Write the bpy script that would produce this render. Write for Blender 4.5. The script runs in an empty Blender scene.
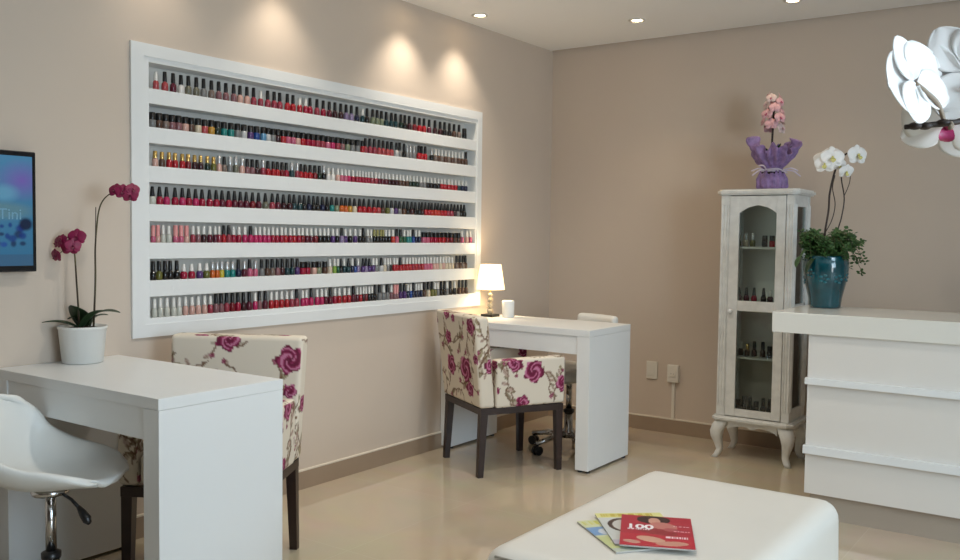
import bpy, bmesh, math, random
import numpy as np
from mathutils import Vector, Matrix

random.seed(7)
PI = math.pi
scene = bpy.context.scene
COL = scene.collection

# ------------------------------------------------------------------ colour / materials
def lin(c):
    c = c / 255.0
    return c / 12.92 if c <= 0.04045 else ((c + 0.055) / 1.055) ** 2.4

def rgb(r, g, b):
    return (lin(r), lin(g), lin(b), 1.0)

def mat(name, col, rough=0.5, metal=0.0, noise=0.0, nscale=8.0, bump=0.0, bscale=60.0, coat=0.0, spec=0.5,
        trans=0.0, emit=None, estr=0.0, sheen=0.0, sss=0.0):
    m = bpy.data.materials.new(name)
    m.use_nodes = True
    nt = m.node_tree
    b = nt.nodes['Principled BSDF']
    b.inputs['Base Color'].default_value = col
    b.inputs['Roughness'].default_value = rough
    b.inputs['Metallic'].default_value = metal
    b.inputs['Specular IOR Level'].default_value = spec
    b.inputs['Coat Weight'].default_value = coat
    b.inputs['Transmission Weight'].default_value = trans
    b.inputs['Sheen Weight'].default_value = sheen
    if sss:
        b.inputs['Subsurface Weight'].default_value = sss
        b.inputs['Subsurface Radius'].default_value = (0.01, 0.008, 0.008)
    if emit:
        b.inputs['Emission Color'].default_value = emit
        b.inputs['Emission Strength'].default_value = estr
    tc = nt.nodes.new('ShaderNodeTexCoord')
    if noise > 0:
        n = nt.nodes.new('ShaderNodeTexNoise')
        n.inputs['Scale'].default_value = nscale
        n.inputs['Detail'].default_value = 4
        nt.links.new(tc.outputs['Object'], n.inputs['Vector'])
        r = nt.nodes.new('ShaderNodeValToRGB')
        r.color_ramp.elements[0].position = 0.3
        r.color_ramp.elements[1].position = 0.7
        r.color_ramp.elements[0].color = (col[0] * (1 - noise), col[1] * (1 - noise), col[2] * (1 - noise), 1)
        r.color_ramp.elements[1].color = (min(1, col[0] * (1 + noise)), min(1, col[1] * (1 + noise)), min(1, col[2] * (1 + noise)), 1)
        nt.links.new(n.outputs['Fac'], r.inputs['Fac'])
        nt.links.new(r.outputs['Color'], b.inputs['Base Color'])
    if bump > 0:
        n2 = nt.nodes.new('ShaderNodeTexNoise')
        n2.inputs['Scale'].default_value = bscale
        n2.inputs['Detail'].default_value = 3
        nt.links.new(tc.outputs['Object'], n2.inputs['Vector'])
        bp = nt.nodes.new('ShaderNodeBump')
        bp.inputs['Strength'].default_value = bump
        bp.inputs['Distance'].default_value = 0.01
        nt.links.new(n2.outputs['Fac'], bp.inputs['Height'])
        nt.links.new(bp.outputs['Normal'], b.inputs['Normal'])
    return m

def mat_attr(name, rough=0.7, emit=0.0, spec=0.4, coat=0.0, bump=0.0, bscale=300):
    m = bpy.data.materials.new(name)
    m.use_nodes = True
    nt = m.node_tree
    b = nt.nodes['Principled BSDF']
    b.inputs['Roughness'].default_value = rough
    b.inputs['Specular IOR Level'].default_value = spec
    b.inputs['Coat Weight'].default_value = coat
    a = nt.nodes.new('ShaderNodeAttribute')
    a.attribute_name = 'Col'
    if emit > 0:
        b.inputs['Base Color'].default_value = (0.01, 0.01, 0.01, 1)
        nt.links.new(a.outputs['Color'], b.inputs['Emission Color'])
        b.inputs['Emission Strength'].default_value = emit
    else:
        nt.links.new(a.outputs['Color'], b.inputs['Base Color'])
    if bump > 0:
        tc = nt.nodes.new('ShaderNodeTexCoord')
        n2 = nt.nodes.new('ShaderNodeTexNoise')
        n2.inputs['Scale'].default_value = bscale
        nt.links.new(tc.outputs['Object'], n2.inputs['Vector'])
        bp = nt.nodes.new('ShaderNodeBump')
        bp.inputs['Strength'].default_value = bump
        bp.inputs['Distance'].default_value = 0.003
        nt.links.new(n2.outputs['Fac'], bp.inputs['Height'])
        nt.links.new(bp.outputs['Normal'], b.inputs['Normal'])
    return m

def mat_pane(name, tint=(0.93, 0.97, 0.95, 1), refl=0.08):
    m = bpy.data.materials.new(name)
    m.use_nodes = True
    nt = m.node_tree
    nt.nodes.remove(nt.nodes['Principled BSDF'])
    out = nt.nodes['Material Output']
    t = nt.nodes.new('ShaderNodeBsdfTransparent'); t.inputs['Color'].default_value = tint
    g = nt.nodes.new('ShaderNodeBsdfGlossy'); g.inputs['Roughness'].default_value = 0.02
    f = nt.nodes.new('ShaderNodeFresnel'); f.inputs['IOR'].default_value = 1.4
    mx = nt.nodes.new('ShaderNodeMixShader')
    nt.links.new(f.outputs['Fac'], mx.inputs['Fac'])
    nt.links.new(t.outputs['BSDF'], mx.inputs[1])
    nt.links.new(g.outputs['BSDF'], mx.inputs[2])
    nt.links.new(mx.outputs['Shader'], out.inputs['Surface'])
    return m

# ------------------------------------------------------------------ object helpers
def link(name, me, m=None, parent=None, smooth=False, loc=None):
    o = bpy.data.objects.new(name, me)
    COL.objects.link(o)
    if m is not None and len(me.materials) == 0:
        for mm in (m if isinstance(m, (list, tuple)) else [m]):
            me.materials.append(mm)
    if smooth:
        for p in me.polygons:
            p.use_smooth = True
    if parent is not None:
        o.parent = parent
    if loc is not None:
        o.location = loc
    return o

def fin(name, bm, m=None, parent=None, smooth=False, loc=None, fix=True):
    if fix:
        bmesh.ops.recalc_face_normals(bm, faces=bm.faces[:])
    me = bpy.data.meshes.new(name)
    bm.to_mesh(me)
    bm.free()
    return link(name, me, m, parent, smooth, loc)

def tag(o, label, cat, group=None, kind=None):
    o['label'] = label
    o['category'] = cat
    if group:
        o['group'] = group
    if kind:
        o['kind'] = kind
    return o

def thing(name, label, cat, loc=(0, 0, 0), rz=0.0, group=None):
    o = bpy.data.objects.new(name, None)
    o.empty_display_size = 0.1
    COL.objects.link(o)
    o.location = loc
    o.rotation_euler = (0, 0, rz)
    return tag(o, label, cat, group)

def structure(o, label=None, cat=None):
    o['kind'] = 'structure'
    if label:
        o['label'] = label
        o['category'] = cat
    return o

def kids(o):
    return [c for c in bpy.data.objects if c.parent == o]

def dup(o, parent=None):
    c = o.copy()
    COL.objects.link(c)
    if parent is not None:
        c.parent = parent
    for ch in kids(o):
        dup(ch, c)
    return c

def box(bm, x0, x1, y0, y1, z0, z1, bev=0.0, seg=2):
    g = bmesh.ops.create_cube(bm, size=1.0)
    vs = g['verts']
    for v in vs:
        v.co = Vector((x0 + (v.co.x + .5) * (x1 - x0), y0 + (v.co.y + .5) * (y1 - y0), z0 + (v.co.z + .5) * (z1 - z0)))
    if bev > 0:
        es = list({e for v in vs for e in v.link_edges})
        bmesh.ops.bevel(bm, geom=es, offset=bev, segments=seg, affect='EDGES', profile=0.5)

def obox(name, x0, x1, y0, y1, z0, z1, m, parent=None, bev=0.0, seg=2):
    bm = bmesh.new()
    box(bm, x0, x1, y0, y1, z0, z1, bev, seg)
    return fin(name, bm, m, parent)

def lathe(bm, prof, n=24, cx=0, cy=0, cz=0, cap=True, sq=0.0):
    rings = []
    for r, z in prof:
        ring = []
        for i in range(n):
            a = 2 * PI * i / n
            k = 1.0
            if sq:
                k = 1.0 / max(abs(math.cos(a)), abs(math.sin(a))) ** sq
            ring.append(bm.verts.new((cx + r * k * math.cos(a), cy + r * k * math.sin(a), cz + z)))
        rings.append(ring)
    for a, b in zip(rings[:-1], rings[1:]):
        for i in range(n):
            bm.faces.new((a[i], a[(i + 1) % n], b[(i + 1) % n], b[i]))
    if cap:
        bm.faces.new(list(reversed(rings[0])))
        bm.faces.new(rings[-1])

def tube(bm, pts, rad, n=8, cap=True):
    pts = [Vector(p) for p in pts]
    rs = rad if isinstance(rad, (list, tuple)) else [rad] * len(pts)
    t0 = (pts[1] - pts[0]).normalized()
    ref = Vector((0, 0, 1)) if abs(t0.z) < 0.9 else Vector((1, 0, 0))
    nrm = t0.cross(ref).normalized()
    rings = []
    for i, p in enumerate(pts):
        if i == 0:
            t = pts[1] - pts[0]
        elif i == len(pts) - 1:
            t = pts[-1] - pts[-2]
        else:
            t = pts[i + 1] - pts[i - 1]
        t.normalize()
        nrm = (nrm - t * nrm.dot(t)).normalized()
        bi = t.cross(nrm)
        rings.append([bm.verts.new(p + (nrm * math.cos(2 * PI * k / n) + bi * math.sin(2 * PI * k / n)) * rs[i]) for k in range(n)])
    for a, b in zip(rings[:-1], rings[1:]):
        for k in range(n):
            bm.faces.new((a[k], a[(k + 1) % n], b[(k + 1) % n], b[k]))
    if cap:
        bm.faces.new(list(reversed(rings[0])))
        bm.faces.new(rings[-1])

def spline(pts, n=8):
    pts = [Vector(p) for p in pts]
    P = [pts[0] * 2 - pts[1]] + pts + [pts[-1] * 2 - pts[-2]]
    out = []
    for i in range(1, len(P) - 2):
        for k in range(n):
            t = k / n
            a, b, c, d = P[i - 1], P[i], P[i + 1], P[i + 2]
            out.append(0.5 * ((2 * b) + (c - a) * t + (2 * a - 5 * b + 4 * c - d) * t * t + (3 * b - a - 3 * c + d) * t ** 3))
    out.append(pts[-1])
    return out

def prism(bm, poly, z0, z1, axis='z'):
    """extrude a 2-D outline; axis names the extrusion direction"""
    def P(a, b, c):
        return {'z': (a, b, c), 'y': (a, c, b), 'x': (c, a, b)}[axis]
    lo = [bm.verts.new(P(a, b, z0)) for a, b in poly]
    hi = [bm.verts.new(P(a, b, z1)) for a, b in poly]
    n = len(poly)
    bm.faces.new(list(reversed(lo)))
    bm.faces.new(hi)
    for i in range(n):
        bm.faces.new((lo[i], lo[(i + 1) % n], hi[(i + 1) % n], hi[i]))

def gridbox(sx, sy, sz, res, r, deform=None):
    """rounded box centred on the origin made of an even quad grid"""
    bm = bmesh.new()
    h = (sx / 2, sy / 2, sz / 2)
    n = [max(1, int(round(s / res))) for s in (sx, sy, sz)]
    vm = {}
    def V(p):
        k = tuple(round(c, 6) for c in p)
        if k not in vm:
            vm[k] = bm.verts.new(p)
        return vm[k]
    for ax in range(3):
        a, b = [(1, 2), (2, 0), (0, 1)][ax]
        for s in (-1, 1):
            def pt(i, j):
                p = [0, 0, 0]
                p[ax] = s * h[ax]
                p[a] = -h[a] + 2 * h[a] * i / n[a]
                p[b] = -h[b] + 2 * h[b] * j / n[b]
                return tuple(p)
            for i in range(n[a]):
                for j in range(n[b]):
                    q = [pt(i, j), pt(i + 1, j), pt(i + 1, j + 1), pt(i, j + 1)]
                    if s < 0:
                        q.reverse()
                    bm.faces.new([V(c) for c in q])
    uv = {}
    bm.verts.index_update()
    rest = np.array([v.co[:] for v in bm.verts])
    for v in bm.verts:
        c = Vector([max(-h[i] + r, min(h[i] - r, v.co[i])) for i in range(3)])
        d = v.co - c
        if d.length > 1e-9:
            v.co = c + d.normalized() * r
        if deform:
            v.co = Vector(deform(v.co))
    return bm, rest

def set_cols(me, cols):
    a = me.color_attributes.new('Col', 'FLOAT_COLOR', 'POINT')
    a.data.foreach_set('color', np.asarray(cols, np.float32).ravel())

def surf(bm, f, nu, nv, closed_u=False):
    g = [[bm.verts.new(f(i / nu, j / nv)) for j in range(nv + 1)] for i in range(nu if closed_u else nu + 1)]
    m = len(g)
    for i in range(nu):
        for j in range(nv):
            bm.faces.new((g[i][j], g[(i + 1) % m][j], g[(i + 1) % m][j + 1], g[i][j + 1]))

def solid(o, t, sub=0, off=-1.0):
    md = o.modifiers.new('Solid', 'SOLIDIFY')
    md.thickness = t
    md.offset = off
    if sub:
        s = o.modifiers.new('Sub', 'SUBSURF')
        s.levels = sub
        s.render_levels = sub
    return o

def text(name, s, size, m, parent, loc, rot, ext=0.0004, align='LEFT', bold=0.0):
    cu = bpy.data.curves.new(name, 'FONT')
    cu.body = s
    cu.size = size
    cu.extrude = ext
    cu.offset = bold
    cu.align_x = align
    tmp = bpy.data.objects.new(name, cu)
    COL.objects.link(tmp)
    me = bpy.data.meshes.new_from_object(tmp.evaluated_get(bpy.context.evaluated_depsgraph_get()))
    bpy.data.objects.remove(tmp)
    me.materials.clear()
    me.materials.append(m)
    o = bpy.data.objects.new(name, me)
    COL.objects.link(o)
    o.parent = parent
    o.location = loc
    o.rotation_euler = rot
    return o

# ------------------------------------------------------------------ materials
M = {}
M['paint'] = mat('beige_wall_paint', rgb(205, 190, 175), 0.75, noise=0.025, nscale=1.5, bump=0.03, bscale=250)
M['ceil'] = mat('ceiling_paint', rgb(246, 246, 246), 0.9)
M['dark_wall'] = mat('dark_unseen_wall', rgb(92, 74, 60), 0.5, noise=0.1, nscale=3)  # invented dark tone for the unseen front wall, reduces ambient light
M['stone'] = mat('baseboard_stone', rgb(158, 138, 118), 0.3, noise=0.05, nscale=3)
M['stone_edge'] = mat('baseboard_edge', rgb(226, 216, 200), 0.5)
M['white'] = mat('white_lacquer', rgb(226, 228, 228), 0.35, noise=0.01, nscale=4)
M['white_frame'] = mat('white_frame_paint', rgb(228, 230, 230), 0.4, noise=0.01)
M['niche'] = mat('niche_back_paint', rgb(216, 213, 206), 0.5)
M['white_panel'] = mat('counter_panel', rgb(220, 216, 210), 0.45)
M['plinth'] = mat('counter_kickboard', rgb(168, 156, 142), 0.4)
M['counter_top'] = mat('counter_top', rgb(222, 220, 212), 0.18)
M['wood'] = mat('dark_wenge', rgb(46, 32, 28), 0.35, noise=0.25, nscale=20)
M['chrome'] = mat('chrome', rgb(200, 200, 200), 0.12, metal=1.0)
M['blackp'] = mat('black_plastic', rgb(22, 22, 24), 0.35)
M['vinyl'] = mat('white_vinyl', rgb(224, 224, 220), 0.38, bump=0.02, bscale=120)
M['leather'] = mat('white_leather', rgb(226, 222, 214), 0.33, noise=0.012, nscale=5, bump=0.035, bscale=160)
M['piping'] = mat('leather_piping', rgb(178, 174, 166), 0.45)
M['fabric'] = mat_attr('floral_fabric', 0.85, bump=0.15, bscale=700)
M['distress'] = mat('distressed_white_wood', rgb(222, 222, 218), 0.55, noise=0.08, nscale=22)
M['cab_in'] = mat('cabinet_inside', rgb(196, 190, 180), 0.6)
M['pane'] = mat_pane('clear_glass')
M['outlet'] = mat('outlet_plastic', rgb(226, 220, 208), 0.4)
M['leaf'] = mat('orchid_leaf', rgb(44, 66, 40), 0.4, noise=0.2, nscale=25)
M['fern'] = mat('ivy_leaf', rgb(52, 84, 40), 0.5, noise=0.35, nscale=40)
M['stem'] = mat('plant_stem', rgb(86, 78, 48), 0.6)
M['stem_dark'] = mat('dark_stem', rgb(48, 36, 30), 0.6)
M['soil'] = mat('dark_bark', rgb(40, 30, 24), 0.9, noise=0.4, nscale=60, bump=0.5)
M['potwhite'] = mat('white_pot', rgb(226, 226, 222), 0.4, bump=0.02)
M['magenta'] = mat('magenta_petal', rgb(138, 20, 70), 0.5, noise=0.2, nscale=30)
M['magenta_dark'] = mat('magenta_lip', rgb(104, 10, 52), 0.5)
M['petal'] = mat('white_petal', rgb(240, 238, 236), 0.55, noise=0.03, nscale=40, sss=0.15)
M['lip_pink'] = mat('pink_lip', rgb(186, 60, 110), 0.45, noise=0.3, nscale=80)
M['lip_yellow'] = mat('yellow_lip', rgb(214, 206, 130), 0.5)
M['pinkfl'] = mat('pale_pink_petal', rgb(218, 172, 180), 0.55, noise=0.15, nscale=60)
M['pinkpale'] = mat('blush_petal', rgb(228, 206, 204), 0.55, noise=0.1, nscale=60)
M['purple'] = mat('purple_wrap', rgb(146, 120, 172), 0.45, noise=0.3, nscale=30)
M['ribbon'] = mat('white_ribbon', rgb(214, 204, 222), 0.4)
M['teal'] = mat('teal_glaze', rgb(5, 66, 76), 0.12, noise=0.3, nscale=14, coat=0.6)
M['teal_light'] = mat('teal_relief', rgb(24, 100, 112), 0.2, coat=0.5)
M['lampglass'] = mat('glass_ball', rgb(225, 215, 190), 0.05, trans=0.6)
M['gold'] = mat('gold_cap', rgb(214, 180, 110), 0.25, metal=0.9)
M['silver'] = mat('silver_cap', rgb(205, 205, 205), 0.25, metal=0.6)
M['clearcap'] = mat('clear_cap', rgb(226, 224, 218), 0.2)
M['pinkcap'] = mat('pink_cap', rgb(222, 148, 146), 0.3)
M['olivecap'] = mat('olive_cap', rgb(150, 144, 84), 0.3)
M['whitecap'] = mat('white_cap', rgb(232, 228, 222), 0.3)
M['blackcap'] = mat('black_cap', rgb(20, 19, 20), 0.3)
M['tvframe'] = mat('television_bezel', rgb(16, 18, 24), 0.25)
M['paper'] = mat('magazine_pages', rgb(186, 182, 176), 0.7)
M['print'] = mat_attr('printed_cover', 0.3, spec=0.5)
M['screen'] = mat_attr('television_picture', 0.2, emit=0.6)
M['tvtext'] = mat('screen_letters', rgb(90, 130, 150), 0.4, emit=rgb(78, 116, 140), estr=0.6)
M['inkwhite'] = mat('white_ink', rgb(240, 232, 232), 0.5)
M['bulb'] = mat('lamp_bulb', rgb(255, 240, 210), 0.4, emit=rgb(255, 226, 180), estr=30.0)
M['ring'] = mat('downlight_ring', rgb(222, 220, 214), 0.35)

def shade_mat():
    m = mat('lamp_shade_fabric', rgb(240, 226, 196), 0.8, emit=rgb(255, 224, 168), estr=2.4)
    return m
M['shade'] = shade_mat()

def floor_mat():
    m = bpy.data.materials.new('polished_porcelain_tiles')
    m.use_nodes = True
    nt = m.node_tree
    b = nt.nodes['Principled BSDF']
    b.inputs['Roughness'].default_value = 0.06
    b.inputs['IOR'].default_value = 1.75
    b.inputs['Specular IOR Level'].default_value = 0.6
    tc = nt.nodes.new('ShaderNodeTexCoord')
    mp = nt.nodes.new('ShaderNodeMapping')
    mp.inputs['Location'].default_value = (0.02, 0.42, 0)
    nt.links.new(tc.outputs['Object'], mp.inputs['Vector'])
    br = nt.nodes.new('ShaderNodeTexBrick')
    br.offset = 0.0
    br.inputs['Scale'].default_value = 1.0
    br.inputs['Brick Width'].default_value = 0.8
    br.inputs['Row Height'].default_value = 0.8
    br.inputs['Mortar Size'].default_value = 0.0016
    br.inputs['Mortar Smooth'].default_value = 0.3
    br.inputs['Color1'].default_value = rgb(206, 190, 164)
    br.inputs['Color2'].default_value = rgb(203, 187, 161)
    br.inputs['Mortar'].default_value = rgb(212, 197, 172)
    nt.links.new(mp.outputs['Vector'], br.inputs['Vector'])
    n = nt.nodes.new('ShaderNodeTexNoise')
    n.inputs['Scale'].default_value = 2.2
    n.inputs['Detail'].default_value = 8
    n.inputs['Distortion'].default_value = 1.2
    nt.links.new(tc.outputs['Object'], n.inputs['Vector'])
    mx = nt.nodes.new('ShaderNodeMix')
    mx.data_type = 'RGBA'
    mx.blend_type = 'MULTIPLY'
    mx.inputs['Factor'].default_value = 0.25
    nt.links.new(br.outputs['Color'], mx.inputs[6])
    nt.links.new(n.outputs['Color'], mx.inputs[7])
    hs = nt.nodes.new('ShaderNodeHueSaturation')
    hs.inputs['Saturation'].default_value = 0.9
    nt.links.new(mx.outputs[2], hs.inputs['Color'])
    nt.links.new(hs.outputs['Color'], b.inputs['Base Color'])
    return m
M['floor'] = floor_mat()

POLISH = dict(co=('coral', (200, 84, 88)), ro=('rose', (176, 66, 84)), ma=('mauve', (152, 104, 110)), nu=('nude', (206, 164, 152)),
    pk=('pink', (222, 112, 144)), hp=('hot pink', (212, 44, 108)), cr=('crimson', (178, 24, 62)), rd=('red', (196, 30, 44)),
    ot=('red orange', (210, 58, 42)), dr=('dark red', (122, 22, 34)), wi=('wine', (94, 24, 46)), bu=('burgundy', (60, 22, 30)),
    br=('brown', (88, 62, 50)), ta=('taupe', (124, 108, 100)), gg=('grey green', (114, 112, 96)), gr=('grey', (128, 128, 128)),
    si=('silver', (190, 190, 190)), wh=('white', (222, 218, 214)), cl=('clear', (196, 196, 186)), be=('beige', (206, 190, 166)),
    og=('orange', (226, 110, 40)), go=('golden', (214, 160, 60)), ye=('yellow', (220, 200, 60)), sa=('sage green', (142, 152, 124)),
    li=('lime green', (150, 190, 80)), ol=('olive', (104, 104, 48)), gn=('green', (40, 92, 62)), dg=('dark green', (24, 46, 36)),
    te=('teal', (30, 130, 126)), dt=('dark teal', (24, 60, 66)), lb=('light blue', (108, 170, 212)), bl=('blue', (40, 82, 164)),
    nv=('navy', (26, 32, 64)), pu=('purple', (82, 52, 112)), la=('lilac', (160, 142, 182)), bk=('black', (20, 18, 20)))
for k, (n, c) in POLISH.items():
    d = 0.95 if min(c) > 150 else 0.66 if max(c) > 140 else 0.85
    M['p_' + k] = mat(n.replace(' ', '_') + '_polish', tuple(d * q for q in rgb(*c)[:3]) + (1,), 0.18, coat=0.2)

# ------------------------------------------------------------------ camera
R = Vector((0.81606887, 0.57781457, 0.01272506))
U = Vector((-0.03889335, 0.0329364, 0.99870041))
F = Vector((-0.57664452, 0.81550323, -0.04935152))
CAMP = Vector((3.2165, -5.3833, 1.2493))
cam = bpy.data.cameras.new('camera')
cam.sensor_width = 36.0
cam.lens = 901.2134 / 960 * 36
cam.clip_start = 0.05
co = bpy.data.objects.new('camera', cam)
COL.objects.link(co)
mw = Matrix((R, U, -F)).transposed().to_4x4()
mw.translation = CAMP
co.matrix_world = mw
scene.camera = co

# ------------------------------------------------------------------ room shell
H = 2.515
XR, YF = 5.2, -7.6
structure(obox('floor', -0.15, XR + 0.1, YF - 0.1, 0.1, -0.1, 0.0, M['floor']))
structure(obox('ceiling', 0.0, XR, YF, -0.025, H, H + 0.08, M['ceil']))
structure(obox('ceiling_slab', -0.15, XR + 0.1, YF - 0.1, 0.1, H + 0.08, H + 0.2, M['ceil']))
bm = bmesh.new()
NY0, NY1, NZ0, NZ1 = -3.21, -0.87, 0.872, 1.955
box(bm, -0.15, 0, YF, NY0, 0, H + 0.08)
box(bm, -0.15, 0, NY1, 0.1, 0, H + 0.08)
box(bm, -0.15, 0, NY0, NY1, 0, NZ0)
box(bm, -0.15, 0, NY0, NY1, NZ1, H + 0.08)
box(bm, -0.15, -0.10, NY0, NY1, NZ0, NZ1)
structure(fin('wall_left', bm, M['paint']))
structure(obox('wall_back', 0, XR + 0.1, 0, 0.1, 0, H + 0.08, M['paint']))
# right wall with the big shop window, unseen front wall kept dark against ambient light
WY0, WY1, WZ0, WZ1 = -6.1, -2.5, 0.12, 2.40
bm = bmesh.new()
box(bm, XR, XR + 0.1, YF, WY0, 0, H + 0.08)
box(bm, XR, XR + 0.1, WY1, 0, 0, H + 0.08)
box(bm, XR, XR + 0.1, WY0, WY1, 0, WZ0)
box(bm, XR, XR + 0.1, WY0, WY1, WZ1, H + 0.08)
structure(fin('wall_right', bm, M['paint']))
bm = bmesh.new()
for i in range(5):
    y = WY0 + (WY1 - WY0) * i / 4
    box(bm, XR + 0.02, XR + 0.07, max(WY0, y - 0.025), min(WY1, y + 0.025), WZ0, WZ1)
box(bm, XR + 0.02, XR + 0.07, WY0, WY1, WZ0, WZ0 + 0.05)
box(bm, XR + 0.02, XR + 0.07, WY0, WY1, WZ1 - 0.05, WZ1)
structure(fin('window_1', bm, M['white_frame']))
structure(obox('wall_front', 0, XR + 0.1, YF - 0.1, YF, 0, H + 0.08, M['dark_wall']))
# stone baseboards with a light top edge
bm = bmesh.new(); box(bm, 0, 0.012, YF, -0.012, 0, 0.088)
s = structure(fin('baseboard_left', bm, M['stone']))
bm = bmesh.new(); box(bm, 0, 0.013, YF, -0.013, 0.088, 0.097, 0.002)
fin('top_edge', bm, M['stone_edge'], s)
bm = bmesh.new(); box(bm, 0, XR, -0.012, 0, 0, 0.088)
s = structure(fin('baseboard_back', bm, M['stone']))
bm = bmesh.new(); box(bm, 0, XR, -0.013, 0, 0.088, 0.097, 0.002)
fin('top_edge', bm, M['stone_edge'], s)
bm = bmesh.new(); box(bm, XR - 0.012, XR, YF, -0.013, 0, 0.095)
structure(fin('baseboard_right', bm, M['stone']))

# ------------------------------------------------------------------ recessed downlights
def downlight(x, y, label, power, tint=(1.0, 0.88, 0.72), spread=98):
    t = thing('recessed_downlight', label, 'ceiling light', (x, y, H), 0, 'recessed ceiling downlights')
    bm = bmesh.new()
    lathe(bm, [(0.030, 0.0), (0.034, -0.006), (0.046, -0.006), (0.050, -0.001), (0.050, 0.0)], 28, cap=False)
    fin('trim_ring', bm, M['ring'], t, True)
    bm = bmesh.new()
    lathe(bm, [(0.030, 0.0), (0.028, -0.003), (0.012, -0.006), (0.004, -0.0065)], 24)
    fin('bulb', bm, M['bulb'], t, True)
    l = bpy.data.lights.new('downlight_beam', 'SPOT')
    l.energy = power
    l.color = tint
    l.spot_size = math.radians(spread)
    l.spot_blend = 1.0
    l.shadow_soft_size = 0.03
    lo = bpy.data.objects.new('downlight_beam', l)
    COL.objects.link(lo)
    lo.location = (x, y, H - 0.02)
    return t
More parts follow.
